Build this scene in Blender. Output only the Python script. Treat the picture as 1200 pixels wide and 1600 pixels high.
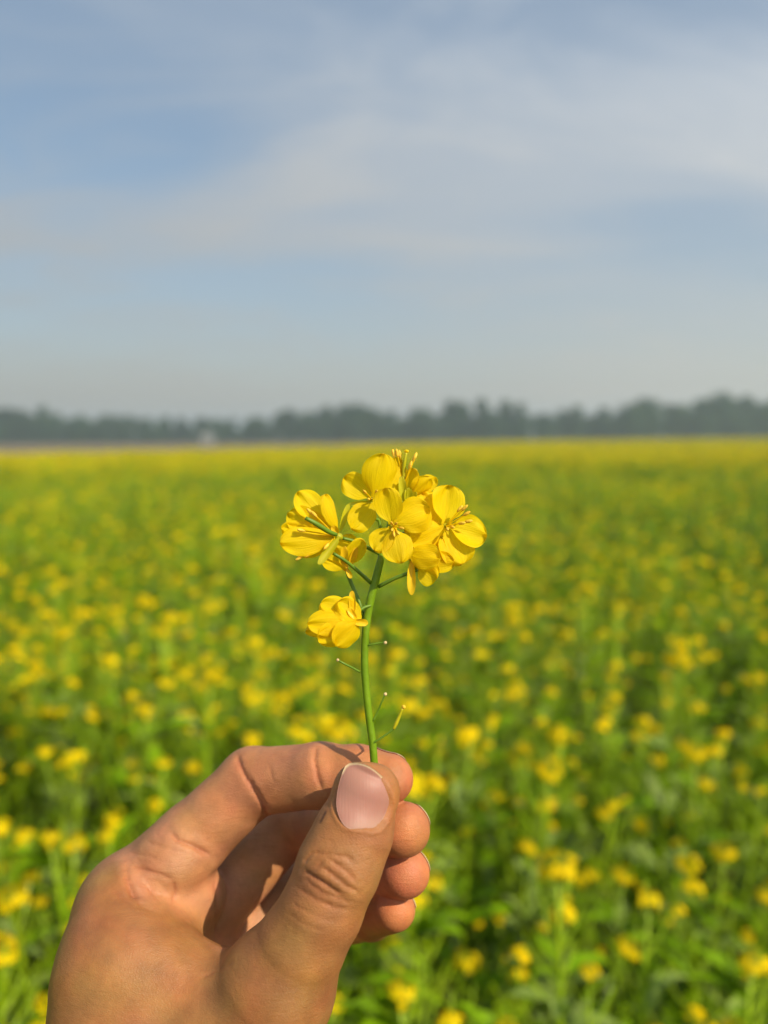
import bpy, math, random
import numpy as np
from mathutils import Vector, Matrix

# ------------------------------------------------------------------ scene, camera, light
scene = bpy.context.scene
for o in list(bpy.data.objects):
    bpy.data.objects.remove(o)
COL = scene.collection
R = math.radians

FPX = 1300.0                                   # focal length in photo pixels (photo 1200 x 1600)
CAM_H = 1.45
PITCH = math.atan((800 - 683) / FPX)
ROLL = R(0.38)
CAM = Vector((0, 0, CAM_H))
_f = Vector((0, math.cos(PITCH), -math.sin(PITCH)))
_r0 = Vector((1, 0, 0)); _u0 = _r0.cross(_f)
_r = _r0 * math.cos(ROLL) - _u0 * math.sin(ROLL)
_u = _u0 * math.cos(ROLL) + _r0 * math.sin(ROLL)

def camp(x, y, z):                             # camera frame (metres: right, up, forward) -> world
    return CAM + _r * x + _u * y + _f * z
def px2cam(px, py, d):                         # photo pixel + depth (mm) -> camera frame, mm
    return np.array([(px - 600) / FPX * d, (800 - py) / FPX * d, d])

camd = bpy.data.cameras.new('camera')
camd.sensor_fit = 'VERTICAL'; camd.sensor_height = 36.0; camd.sensor_width = 27.0
camd.lens = FPX / 1600 * 36
camd.clip_start = 0.01; camd.clip_end = 6000
camd.dof.use_dof = True
camd.dof.focus_distance = 0.213
camd.dof.aperture_fstop = 7.4
camo = bpy.data.objects.new('camera', camd); COL.objects.link(camo)
camo.matrix_world = Matrix(((_r.x, _u.x, -_f.x, CAM.x), (_r.y, _u.y, -_f.y, CAM.y), (_r.z, _u.z, -_f.z, CAM.z), (0, 0, 0, 1)))
scene.camera = camo

SUN_EL = R(38); SUN_AZ = R(134)                # azimuth clockwise from the view direction (+y): sun to the right, a little behind
sun_dir = Vector((math.sin(SUN_AZ) * math.cos(SUN_EL), math.cos(SUN_AZ) * math.cos(SUN_EL), math.sin(SUN_EL)))
sd = bpy.data.lights.new('sun', 'SUN'); sd.energy = 5.0; sd.angle = R(0.6); sd.color = (1.0, 0.86, 0.66)
so = bpy.data.objects.new('sun', sd); COL.objects.link(so)
so.rotation_euler = (-sun_dir).to_track_quat('-Z', 'Y').to_euler(); so.location = (30, -15, 30)

def N(nt, kind, **kw):
    n = nt.nodes.new(kind)
    for k, v in kw.items():
        if k == 'ins':
            for a, b in v.items(): n.inputs[a].default_value = b
        else: setattr(n, k, v)
    return n

CLR, CLX, CLY = 15, 5.1, 3.3                   # lie of the cloud veil
def build_world():
    w = bpy.data.worlds.new('World'); scene.world = w; w.use_nodes = True
    nt = w.node_tree; nt.nodes.clear(); L = nt.links.new
    sky = N(nt, 'ShaderNodeTexSky', sky_type='NISHITA'); sky.sun_disc = False
    sky.sun_elevation = SUN_EL; sky.sun_rotation = SUN_AZ
    sky.air_density = 1.0; sky.dust_density = 2.0; sky.ozone_density = 2.0; sky.altitude = 20
    tc = N(nt, 'ShaderNodeTexCoord')
    sep = N(nt, 'ShaderNodeSeparateXYZ'); L(tc.outputs['Generated'], sep.inputs[0])
    zc = N(nt, 'ShaderNodeMath', operation='MAXIMUM'); L(sep.outputs['Z'], zc.inputs[0]); zc.inputs[1].default_value = 0.0
    za = N(nt, 'ShaderNodeMath', operation='ADD'); L(zc.outputs[0], za.inputs[0]); za.inputs[1].default_value = 0.28
    dx = N(nt, 'ShaderNodeMath', operation='DIVIDE'); L(sep.outputs['X'], dx.inputs[0]); L(za.outputs[0], dx.inputs[1])
    dy = N(nt, 'ShaderNodeMath', operation='DIVIDE'); L(sep.outputs['Y'], dy.inputs[0]); L(za.outputs[0], dy.inputs[1])
    cmb = N(nt, 'ShaderNodeCombineXYZ'); L(dx.outputs[0], cmb.inputs[0]); L(dy.outputs[0], cmb.inputs[1])
    mp = N(nt, 'ShaderNodeMapping'); L(cmb.outputs[0], mp.inputs[0])
    mp.inputs['Rotation'].default_value = (0, 0, R(CLR)); mp.inputs['Scale'].default_value = (0.55, 1.25, 1); mp.inputs['Location'].default_value = (CLX, CLY, 0)
    n1 = N(nt, 'ShaderNodeTexNoise', ins={'Scale': 1.05, 'Detail': 6.0, 'Roughness': 0.5, 'Distortion': 0.5}); L(mp.outputs[0], n1.inputs['Vector'])
    n2 = N(nt, 'ShaderNodeTexNoise', ins={'Scale': 3.2, 'Detail': 7.0, 'Roughness': 0.6, 'Distortion': 0.9}); L(mp.outputs[0], n2.inputs['Vector'])
    r1 = N(nt, 'ShaderNodeMapRange', interpolation_type='SMOOTHSTEP'); L(n1.outputs['Fac'], r1.inputs['Value'])
    r1.inputs['From Min'].default_value = 0.40; r1.inputs['From Max'].default_value = 0.66
    r2 = N(nt, 'ShaderNodeMapRange', interpolation_type='SMOOTHSTEP'); L(n2.outputs['Fac'], r2.inputs['Value'])
    r2.inputs['From Min'].default_value = 0.40; r2.inputs['From Max'].default_value = 0.75
    mm = N(nt, 'ShaderNodeMath', operation='MULTIPLY_ADD'); L(r2.outputs[0], mm.inputs[0]); mm.inputs[1].default_value = 0.32
    ms = N(nt, 'ShaderNodeMath', operation='MULTIPLY'); L(r1.outputs[0], ms.inputs[0]); ms.inputs[1].default_value = 0.58
    L(ms.outputs[0], mm.inputs[2])
    cl = N(nt, 'ShaderNodeClamp'); L(mm.outputs[0], cl.inputs[0]); cl.inputs['Max'].default_value = 0.9
    # thin cloud veil; the lower one looks, the longer the way through it
    om = N(nt, 'ShaderNodeMath', operation='SUBTRACT', ins={0: 1.0}); L(cl.outputs[0], om.inputs[1])
    zb = N(nt, 'ShaderNodeMath', operation='ADD', ins={1: 0.06}); L(zc.outputs[0], zb.inputs[0])
    ex = N(nt, 'ShaderNodeMath', operation='DIVIDE', ins={0: 0.15}); L(zb.outputs[0], ex.inputs[1])
    e2 = N(nt, 'ShaderNodeMath', operation='MULTIPLY', ins={1: -1.0}); L(ex.outputs[0], e2.inputs[0])
    e3 = N(nt, 'ShaderNodeMath', operation='EXPONENT'); L(e2.outputs[0], e3.inputs[0])
    tr = N(nt, 'ShaderNodeMath', operation='MULTIPLY'); L(e3.outputs[0], tr.inputs[0]); L(om.outputs[0], tr.inputs[1])
    # veil scatters a little more light towards the sun's side and turns from blue-white to grey near the ground
    dt = N(nt, 'ShaderNodeVectorMath', operation='DOT_PRODUCT'); L(tc.outputs['Generated'], dt.inputs[0]); dt.inputs[1].default_value = tuple(sun_dir)
    gl = N(nt, 'ShaderNodeMath', operation='MULTIPLY_ADD', ins={1: 0.62, 2: 1.12}); L(dt.outputs['Value'], gl.inputs[0])
    vc = N(nt, 'ShaderNodeMix', data_type='RGBA'); zr = N(nt, 'ShaderNodeMapRange', ins={'From Min': 0.0, 'From Max': 0.42}); L(zc.outputs[0], zr.inputs['Value']); L(zr.outputs[0], vc.inputs['Factor'])
    vc.inputs['A'].default_value = (6.0, 5.7, 5.2, 1); vc.inputs['B'].default_value = (5.9, 6.3, 6.7, 1)
    vm = N(nt, 'ShaderNodeVectorMath', operation='SCALE'); L(vc.outputs['Result'], vm.inputs[0]); L(gl.outputs[0], vm.inputs['Scale'])
    mix = N(nt, 'ShaderNodeMix', data_type='RGBA'); L(tr.outputs[0], mix.inputs['Factor'])
    hs = N(nt, 'ShaderNodeHueSaturation', ins={'Hue': 0.492, 'Saturation': 1.18, 'Value': 1.3}); L(sky.outputs[0], hs.inputs['Color'])
    L(hs.outputs[0], mix.inputs['B']); L(vm.outputs[0], mix.inputs['A'])
    bg = N(nt, 'ShaderNodeBackground'); L(mix.outputs['Result'], bg.inputs['Color']); bg.inputs['Strength'].default_value = 0.1
    out = N(nt, 'ShaderNodeOutputWorld'); L(bg.outputs[0], out.inputs['Surface'])
build_world()

vs = scene.view_settings
vs.view_transform = 'Standard'; vs.look = 'None'; vs.gamma = 1.0; vs.use_curve_mapping = False; vs.exposure = 0.0
scene.render.engine = 'CYCLES'
cy = scene.cycles
cy.use_denoising = True
try: cy.denoiser = 'OPENIMAGEDENOISE'
except Exception: pass
cy.max_bounces = 7; cy.diffuse_bounces = 3; cy.glossy_bounces = 2; cy.transmission_bounces = 4; cy.transparent_max_bounces = 6; cy.volume_bounces = 1
cy.sample_clamp_indirect = 5.0
cy.caustics_reflective = False; cy.caustics_refractive = False

# ------------------------------------------------------------------ helpers
rng = np.random.default_rng(11)
random.seed(5)

def new_mesh(name, verts, faces, mat=None, smooth=True):
    me = bpy.data.meshes.new(name)
    me.from_pydata([tuple(map(float, v)) for v in verts], [], [tuple(map(int, f)) for f in faces])
    if mat:
        for m in (mat if isinstance(mat, (list, tuple)) else [mat]): me.materials.append(m)
    if smooth: me.polygons.foreach_set('use_smooth', [True] * len(me.polygons))
    me.update()
    return me

def link(name, data, parent=None, loc=None, label=None, cat=None, group=None, kind=None, mat=None):
    o = bpy.data.objects.new(name, data); COL.objects.link(o)
    if loc is not None: o.location = loc
    if parent is not None: o.parent = parent
    if label: o['label'] = label
    if cat: o['category'] = cat
    if group: o['group'] = group
    if kind: o['kind'] = kind
    return o

class MB:
    """collects vertices and faces (with a material index) for one mesh"""
    def __init__(s): s.v = []; s.f = []; s.m = []; s.n = 0
    def add(s, v, f, mi=0):
        v = np.asarray(v, float)
        s.v.append(v); s.f += [tuple(i + s.n for i in q) for q in f]; s.m += [mi] * len(f); s.n += len(v)
    def build(s, name, mats, smooth=True):
        me = new_mesh(name, np.concatenate(s.v), s.f, mats, smooth)
        me.polygons.foreach_set('material_index', s.m); me.update()
        return me

def frames(pts):
    pts = np.asarray(pts, float)
    t = np.gradient(pts, axis=0); t /= np.linalg.norm(t, axis=1)[:, None] + 1e-12
    ref = np.array([0.0, 0, 1]) if abs(t[0, 2]) < 0.9 else np.array([0.0, 1, 0])
    A = []; B = []
    a = np.cross(t[0], ref); a /= np.linalg.norm(a)
    for k in range(len(pts)):
        a = a - t[k] * a.dot(t[k]); a /= np.linalg.norm(a) + 1e-12
        A.append(a.copy()); B.append(np.cross(t[k], a))
    return pts, t, np.array(A), np.array(B)

def tube(pts, radii, seg=8, cap=True):
    p, t, A, B = frames(pts)
    radii = np.broadcast_to(np.asarray(radii, float), (len(p),))
    th = np.arange(seg) * 2 * math.pi / seg
    v = (p[:, None, :] + radii[:, None, None] * (A[:, None, :] * np.cos(th)[None, :, None] + B[:, None, :] * np.sin(th)[None, :, None])).reshape(-1, 3)
    f = []
    n = len(p)
    for i in range(n - 1):
        for j in range(seg):
            f.append((i * seg + j, i * seg + (j + 1) % seg, (i + 1) * seg + (j + 1) % seg, (i + 1) * seg + j))
    if cap:
        f.append(tuple(range(seg - 1, -1, -1))); f.append(tuple((n - 1) * seg + j for j in range(seg)))
    return v, f

def spline(pts, n):
    """Catmull-Rom resample"""
    P = np.asarray(pts, float); P = np.vstack([2 * P[0] - P[1], P, 2 * P[-1] - P[-2]])
    m = len(P) - 3; out = []
    for s in np.linspace(0, m - 1e-6, n):
        i = int(s); t = s - i; a, b, c, d = P[i:i + 4]
        out.append(0.5 * (2 * b + (c - a) * t + (2 * a - 5 * b + 4 * c - d) * t * t + (3 * b - a - 3 * c + d) * t ** 3))
    return np.array(out)

def ellipsoid(c, r, axis=(0, 0, 1), seg=8, ring=6):
    ax = Vector(axis).normalized(); q = ax.to_track_quat('Z', 'Y').to_matrix(); Q = np.array(q)
    v = []; f = []
    for i in range(1, ring):
        ph = math.pi * i / ring
        for j in range(seg):
            th = 2 * math.pi * j / seg
            v.append((r[0] * math.sin(ph) * math.cos(th), r[1] * math.sin(ph) * math.sin(th), -r[2] * math.cos(ph)))
    b = len(v); v += [(0, 0, -r[2]), (0, 0, r[2])]
    for i in range(ring - 2):
        for j in range(seg):
            f.append((i * seg + j, i * seg + (j + 1) % seg, (i + 1) * seg + (j + 1) % seg, (i + 1) * seg + j))
    for j in range(seg):
        f.append((b, (j + 1) % seg, j)); f.append((b + 1, (ring - 2) * seg + j, (ring - 2) * seg + (j + 1) % seg))
    return np.asarray(v) @ Q.T + np.asarray(c, float), f

# ------------------------------------------------------------------ materials
def mat_base(name):
    m = bpy.data.materials.new(name); m.use_nodes = True
    nt = m.node_tree; nt.nodes.clear()
    out = nt.nodes.new('ShaderNodeOutputMaterial')
    return m, nt, out

def leafy(name, c1, c2, rough=0.5, trans=0.3, tcol=None, scale=40, spec=0.4, rand=0.25, bump=0.0):
    """thin plant tissue: diffuse/gloss plus light passing through; hue varies over the tissue and between objects"""
    m, nt, out = mat_base(name); L = nt.links.new
    tc = N(nt, 'ShaderNodeTexCoord'); no = N(nt, 'ShaderNodeTexNoise', ins={'Scale': scale, 'Detail': 3.0}); L(tc.outputs['Object'], no.inputs['Vector'])
    cr = N(nt, 'ShaderNodeMapRange'); L(no.outputs['Fac'], cr.inputs['Value']); cr.inputs['From Min'].default_value = 0.3; cr.inputs['From Max'].default_value = 0.7
    mx = N(nt, 'ShaderNodeMix', data_type='RGBA'); L(cr.outputs[0], mx.inputs['Factor']); mx.inputs['A'].default_value = (*c1, 1); mx.inputs['B'].default_value = (*c2, 1)
    oi = N(nt, 'ShaderNodeObjectInfo')
    mr = N(nt, 'ShaderNodeMapRange'); L(oi.outputs['Random'], mr.inputs['Value']); mr.inputs['To Min'].default_value = 1 - rand; mr.inputs['To Max'].default_value = 1 + rand
    hv = N(nt, 'ShaderNodeHueSaturation'); L(mx.outputs['Result'], hv.inputs['Color']); L(mr.outputs[0], hv.inputs['Value'])
    pb = N(nt, 'ShaderNodeBsdfPrincipled', ins={'Roughness': rough, 'Specular IOR Level': spec}); L(hv.outputs[0], pb.inputs['Base Color'])
    if bump:
        bn = N(nt, 'ShaderNodeTexNoise', ins={'Scale': scale * 4, 'Detail': 4.0}); L(tc.outputs['Object'], bn.inputs['Vector'])
        bp = N(nt, 'ShaderNodeBump', ins={'Strength': bump, 'Distance': 0.002}); L(bn.outputs['Fac'], bp.inputs['Height']); L(bp.outputs[0], pb.inputs['Normal'])
    if trans > 0:
        tr = N(nt, 'ShaderNodeBsdfTranslucent')
        if tcol: tr.inputs['Color'].default_value = (*tcol, 1)
        else: L(hv.outputs[0], tr.inputs['Color'])
        ms = N(nt, 'ShaderNodeMixShader', ins={'Fac': trans}); L(pb.outputs[0], ms.inputs[1]); L(tr.outputs[0], ms.inputs[2]); L(ms.outputs[0], out.inputs['Surface'])
    else: L(pb.outputs[0], out.inputs['Surface'])
    return m

def rough_mat(name, c1, c2, scale, rough=0.9, bump=0.3, bdist=0.05, detail=6.0):
    m, nt, out = mat_base(name); L = nt.links.new
    tc = N(nt, 'ShaderNodeTexCoord'); no = N(nt, 'ShaderNodeTexNoise', ins={'Scale': scale, 'Detail': detail, 'Roughness': 0.6}); L(tc.outputs['Object'], no.inputs['Vector'])
    cr = N(nt, 'ShaderNodeMapRange'); L(no.outputs['Fac'], cr.inputs['Value']); cr.inputs['From Min'].default_value = 0.3; cr.inputs['From Max'].default_value = 0.7
    mx = N(nt, 'ShaderNodeMix', data_type='RGBA'); L(cr.outputs[0], mx.inputs['Factor']); mx.inputs['A'].default_value = (*c1, 1); mx.inputs['B'].default_value = (*c2, 1)
    pb = N(nt, 'ShaderNodeBsdfPrincipled', ins={'Roughness': rough, 'Specular IOR Level': 0.2}); L(mx.outputs['Result'], pb.inputs['Base Color'])
    if bump:
        bp = N(nt, 'ShaderNodeBump', ins={'Strength': bump, 'Distance': bdist}); L(no.outputs['Fac'], bp.inputs['Height']); L(bp.outputs[0], pb.inputs['Normal'])
    L(pb.outputs[0], out.inputs['Surface'])
    return m

M = {}
M['soil'] = rough_mat('soil', (0.030, 0.021, 0.012), (0.06, 0.042, 0.025), 3.0, bump=0.6)
M['fallow'] = rough_mat('fallow', (0.16, 0.12, 0.06), (0.22, 0.165, 0.085), 0.25)
M['stubble'] = rough_mat('stubble', (0.34, 0.27, 0.11), (0.30, 0.26, 0.08), 0.15)
M['stem'] = leafy('stem', (0.22, 0.37, 0.003), (0.33, 0.47, 0.005), 0.45, 0.12, scale=30)
M['leaf'] = leafy('leaf', (0.12, 0.255, 0.002), (0.22, 0.38, 0.004), 0.5, 0.30, scale=18, spec=0.12)
M['leaf_pale'] = leafy('leaf_pale', (0.19, 0.29, 0.035), (0.27, 0.36, 0.08), 0.42, 0.30, scale=18, spec=0.35)
M['petal_field'] = leafy('petal_field', (0.84, 0.61, 0.002), (0.92, 0.72, 0.004), 0.5, 0.30, scale=60, spec=0.08, rand=0.18)
M['bud'] = leafy('bud', (0.36, 0.44, 0.01), (0.50, 0.50, 0.01), 0.5, 0.2, scale=60)
M['tree_leaf'] = leafy('tree_leaf', (0.02, 0.055, 0.022), (0.04, 0.085, 0.03), 0.6, 0.2, scale=0.35, spec=0.2, rand=0.3)
M['bark'] = rough_mat('bark', (0.10, 0.075, 0.05), (0.19, 0.15, 0.11), 1.5)

# ------------------------------------------------------------------ ground
def sheet(name, poly, z, mat, label=None, sub=1):
    me = new_mesh(name, [(x, y, z) for x, y in poly], [tuple(range(len(poly)))], mat, False)
    return link(name, me, kind='structure')
GR = 1150.0
n = 64
sheet('ground', [(GR * math.cos(2 * math.pi * k / n), GR * math.sin(2 * math.pi * k / n)) for k in range(n)], 0.0, M['soil'])

# far edge of the mustard: depth along y as a function of the slope x/y
EDGE_S = np.array([-3.0, -1.2, -0.46, -0.25, -0.05, 0.10, 0.46, 1.2, 3.0])
EDGE_D = np.array([11.0, 21.0, 31.0, 37.0, 52.0, 85.0, 120.0, 120.0, 60.0])
def edge_depth(x, y): return np.interp(x / np.maximum(y, 0.1), EDGE_S, EDGE_D)
poly = [(s * d, d) for s, d in zip(EDGE_S, EDGE_D)][1:-1]
sheet('fallow_field', [(-300, 232), (-300, 16)] + [(x, y - 0.3) for x, y in poly[:5]] + [(70, 232)], 0.004, M['fallow'])
sheet('stubble_field', [(10.5, 90)] + [(x, y) for x, y in poly[5:]] + [(320, 120), (320, 232), (71, 232)], 0.004, M['stubble'])

# ------------------------------------------------------------------ the hand: one continuous skin, modelled as a distance field
V3 = lambda px, py, d: px2cam(px, py, d)
# tapered limbs: (a, b, radius a, radius b, flatten direction or None, flatten factor)
TH_N = np.array([0.10, 0.12, -1.0]); TH_N /= np.linalg.norm(TH_N)
thumb = [
    (V3(574, 1247, 207.5), V3(553, 1300, 205.5), 7.5, 9.1, TH_N, 1.12),
    (V3(553, 1300, 205.5), V3(529, 1355, 204.0), 9.1, 9.7, TH_N, 1.06),
    (V3(529, 1355, 204.0), V3(502, 1422, 203.5), 9.7, 9.5, None, 1),
    (V3(502, 1422, 203.5), V3(468, 1480, 204.0), 9.5, 10.4, None, 1),
    (V3(468, 1480, 204.0), V3(434, 1540, 206.0), 10.4, 14.0, None, 1),
    (V3(434, 1540, 206.0), V3(355, 1665, 213.0), 14.0, 21.0, None, 1),
    (V3(558, 1228, 206.3), V3(586, 1231, 206.8), 5.4, 5.4, None, 1),
]
index = [
    (V3(212, 1400, 238), V3(300, 1312, 240), 12.6, 10.3, None, 1),
    (V3(300, 1312, 240), V3(394, 1222, 241), 10.3, 9.6, None, 1),
    (V3(394, 1222, 241), V3(500, 1211, 230.5), 9.6, 8.6, None, 1),
    (V3(500, 1211, 230.5), V3(560, 1212, 227.5), 8.5, 7.9, None, 1),
    (V3(560, 1212, 227.5), V3(607, 1217, 225.5), 7.9, 6.7, None, 1),
]
middle = [
    (V3(310, 1432, 251), V3(455, 1281, 266), 11.5, 9.4, None, 1),
    (V3(455, 1281, 266), V3(560, 1291, 244), 9.4, 8.4, None, 1),
    (V3(560, 1291, 244), V3(630, 1296, 223), 8.1, 7.2, None, 1),
]
ring = [
    (V3(375, 1468, 261), V3(495, 1362, 281), 11.0, 9.0, None, 1),
    (V3(495, 1362, 281), V3(573, 1363, 251), 8.8, 7.7, None, 1),
    (V3(573, 1363, 251), V3(633, 1364, 228), 7.5, 6.7, None, 1),
]
pinky = [
    (V3(440, 1505, 270), V3(525, 1441, 281), 9.8, 7.8, None, 1),
    (V3(525, 1441, 281), V3(580, 1431, 253), 7.6, 6.7, None, 1),
    (V3(580, 1431, 253), V3(617, 1422, 232), 6.5, 5.7, None, 1),
]
palm = [
    (V3(205, 1405, 237), V3(300, 1660, 232), 13.2, 19.0, None, 1),
    (V3(310, 1440, 253), V3(320, 1690, 246), 11.5, 17.0, None, 1),
    (V3(375, 1475, 263), V3(345, 1690, 252), 10.5, 17.0, None, 1),
    (V3(440, 1512, 271), V3(400, 1680, 258), 10.0, 16.0, None, 1),
    (V3(320, 1690, 243), np.array([-52.0, -182.0, 236.0]), 19.0, 24.0, None, 1),
    (np.array([-52.0, -182.0, 236.0]), np.array([-82.0, -345.0, 130.0]), 24.0, 34.0, None, 1),
]
web = [                                     # skin and muscle between forefinger and thumb
    (V3(190, 1428, 228), V3(195, 1520, 219), 12.4, 16.0, None, 1),
    (V3(195, 1520, 219), V3(222, 1640, 216), 16.0, 22.0, None, 1),
    (V3(222, 1640, 216), V3(360, 1655, 214), 22.0, 20.5, None, 1),
    (V3(225, 1515, 215), V3(390, 1580, 210), 9.5, 11.0, None, 1),
]
GROUPS = [thumb, index, middle, ring, pinky, palm, web]

def limb(P, a, b, ra, rb, nd, k):
    ba = b - a
    t = np.clip(((P - a) @ ba) / (ba @ ba), 0, 1)
    q = P - a - t[:, None] * ba
    if nd is not None: q = q + nd * ((k - 1) * (q @ nd))[:, None]
    return np.sqrt((q * q).sum(1)) - (ra + (rb - ra) * t)
def smin(a, b, k):
    h = np.clip(0.5 + 0.5 * (b - a) / k, 0, 1)
    return b + (a - b) * h - k * h * (1 - h)
def chain(P, segs, k):
    d = limb(P, *segs[0])
    for s in segs[1:]: d = smin(d, limb(P, *s), k)
    return d
PADS = [  # soft bulges (centre, radius): finger pulps, thenar, pad below forefinger
    (1, V3(270, 1345, 233.0), 8.6), (5, V3(300, 1400, 240.0), 9.5), (5, V3(268, 1395, 236), 9.0)]
def hand_groups(P):
    return [chain(P, thumb, 3.5), chain(P, index, 2.2), chain(P, middle, 2.5), chain(P, ring, 2.5), chain(P, pinky, 2.5), chain(P, palm, 9.0), chain(P, web, 10.0)]
def hand_sdf(P):
    g = hand_groups(P)
    for gi, c, r in PADS:
        g[gi] = smin(g[gi], np.sqrt(((P - c) ** 2).sum(1)) - r, 6.0)
    body = smin(g[5], g[6], 7.0)
    f = smin(smin(g[2], g[3], 0.7), g[4], 0.7)
    f = smin(f, g[1], 0.7)
    body = smin(body, f, 2.2)
    # the thumb melts into the web at its root only
    tt = np.clip((P[:, 1] + 122) / 17, 0, 1)
    kk = 9.0 * (1 - tt) + 0.7 * tt
    return smin(body, g[0], kk)

def build_hand():
    st = 0.55
    xs = np.arange(-104, 16, st)
    ys = np.concatenate([np.arange(-400, -152, 2.0), np.arange(-152, -60, st)])
    zs = np.concatenate([np.arange(88, 180, 2.0), np.arange(180, 298, st)])
    xs = np.concatenate([np.arange(-124, -104, 1.5), xs])
    cs = 5
    nx, ny, nz = len(xs), len(ys), len(zs)
    # coarse pass, then a narrow band at full resolution
    ci = [np.unique(np.append(np.arange(0, k, cs), k - 1)) for k in (nx, ny, nz)]
    G = np.stack(np.meshgrid(xs[ci[0]], ys[ci[1]], zs[ci[2]], indexing='ij'), -1).reshape(-1, 3)
    fc = hand_sdf(G).reshape(len(ci[0]), len(ci[1]), len(ci[2])).astype(np.float32)
    near = [np.searchsorted(c, np.arange(k), side='right') - 1 for c, k in zip(ci, (nx, ny, nz))]
    F = fc[np.ix_(*near)]
    hx = np.gradient(xs)[:, None, None]; hy = np.gradient(ys)[None, :, None]; hz = np.gradient(zs)[None, None, :]
    band = np.abs(F) < cs * 1.25 * np.sqrt(hx ** 2 + hy ** 2 + hz ** 2)
    I = np.nonzero(band)
    P = np.stack([xs[I[0]], ys[I[1]], zs[I[2]]], 1)
    vals = np.empty(len(P), np.float32)
    for s in range(0, len(P), 400000): vals[s:s + 400000] = hand_sdf(P[s:s + 400000])
    F[I] = vals
    # surface nets
    ins = F < 0
    c = np.zeros((nx - 1, ny - 1, nz - 1), np.int8)
    for a in (0, 1):
        for b in (0, 1):
            for d in (0, 1): c += ins[a:nx - 1 + a, b:ny - 1 + b, d:nz - 1 + d]
    act = np.nonzero((c > 0) & (c < 8))
    vid = -np.ones(c.shape, np.int32); nv = len(act[0]); vid[act] = np.arange(nv)
    acc = np.zeros((nv, 3)); cnt = np.zeros(nv)
    i, j, k = act
    corners = [(a, b, d) for a in (0, 1) for b in (0, 1) for d in (0, 1)]
    for p in corners:
        for ax in range(3):
            if p[ax]: continue
            q = list(p); q[ax] = 1
            f0 = F[i + p[0], j + p[1], k + p[2]]; f1 = F[i + q[0], j + q[1], k + q[2]]
            m = (f0 < 0) != (f1 < 0)
            t = np.where(m, f0 / np.where(m, f0 - f1, 1), 0)
            p0 = np.stack([xs[i + p[0]], ys[j + p[1]], zs[k + p[2]]], 1); p1 = np.stack([xs[i + q[0]], ys[j + q[1]], zs[k + q[2]]], 1)
            acc[m] += (p0 + (p1 - p0) * t[:, None])[m]; cnt[m] += 1
    V = acc / cnt[:, None]
    quads = []
    for ax in range(3):
        sl0 = [slice(None)] * 3; sl1 = [slice(None)] * 3
        sl0[ax] = slice(0, -1); sl1[ax] = slice(1, None)
        A = ins[tuple(sl0)]; B = ins[tuple(sl1)]
        e = np.nonzero(A != B); flip = A[e]
        b, d = (ax + 1) % 3, (ax + 2) % 3
        ok = (e[b] > 0) & (e[d] > 0) & (e[b] < vid.shape[b]) & (e[d] < vid.shape[d])
        e = [q[ok] for q in e]; flip = flip[ok]
        def cell(ob, od):
            q = [x.copy() for x in e]; q[b] = q[b] - ob; q[d] = q[d] - od
            return vid[tuple(q)]
        Q = np.stack([cell(1, 1), cell(0, 1), cell(0, 0), cell(1, 0)], 1)
        Q[~flip] = Q[~flip][:, ::-1]
        quads.append(Q)
    Q = np.concatenate(quads)
    Q = Q[(Q >= 0).all(1)]
    return V, Q

def grad(P, h=0.15):
    g = np.zeros_like(P)
    for ax in range(3):
        e = np.zeros(3); e[ax] = h
        g[:, ax] = hand_sdf(P + e) - hand_sdf(P - e)
    return g / (np.linalg.norm(g, axis=1)[:, None] + 1e-9)

HV, HQ = build_hand()
HN = grad(HV)
HV = HV - HN * hand_sdf(HV)[:, None] * 0.9

def proj(P): return np.stack([600 + FPX * P[:, 0] / P[:, 2], 800 - FPX * P[:, 1] / P[:, 2]], 1)
HP = proj(HV)
hg = np.stack(hand_groups(HV), 1); HREG = hg.argmin(1)

def pdist(Q, line):
    best = np.full(len(Q), 1e9)
    for a, b in zip(line[:-1], line[1:]):
        ba = b - a; t = np.clip(((Q - a) @ ba) / (ba @ ba + 1e-9), 0, 1)
        best = np.minimum(best, np.linalg.norm(Q - a - t[:, None] * ba, axis=1))
    return best
Z4 = lambda *p: np.array([(440 + x / 4.615, 1130 + y / 4.615) for x, y in p])
Z1 = lambda *p: np.array([(60 + x / 1.818, 1120 + y / 1.818) for x, y in p])
ZL = lambda *p: np.array([(x / 3.555, 1150 + y / 3.555) for x, y in p])
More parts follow.
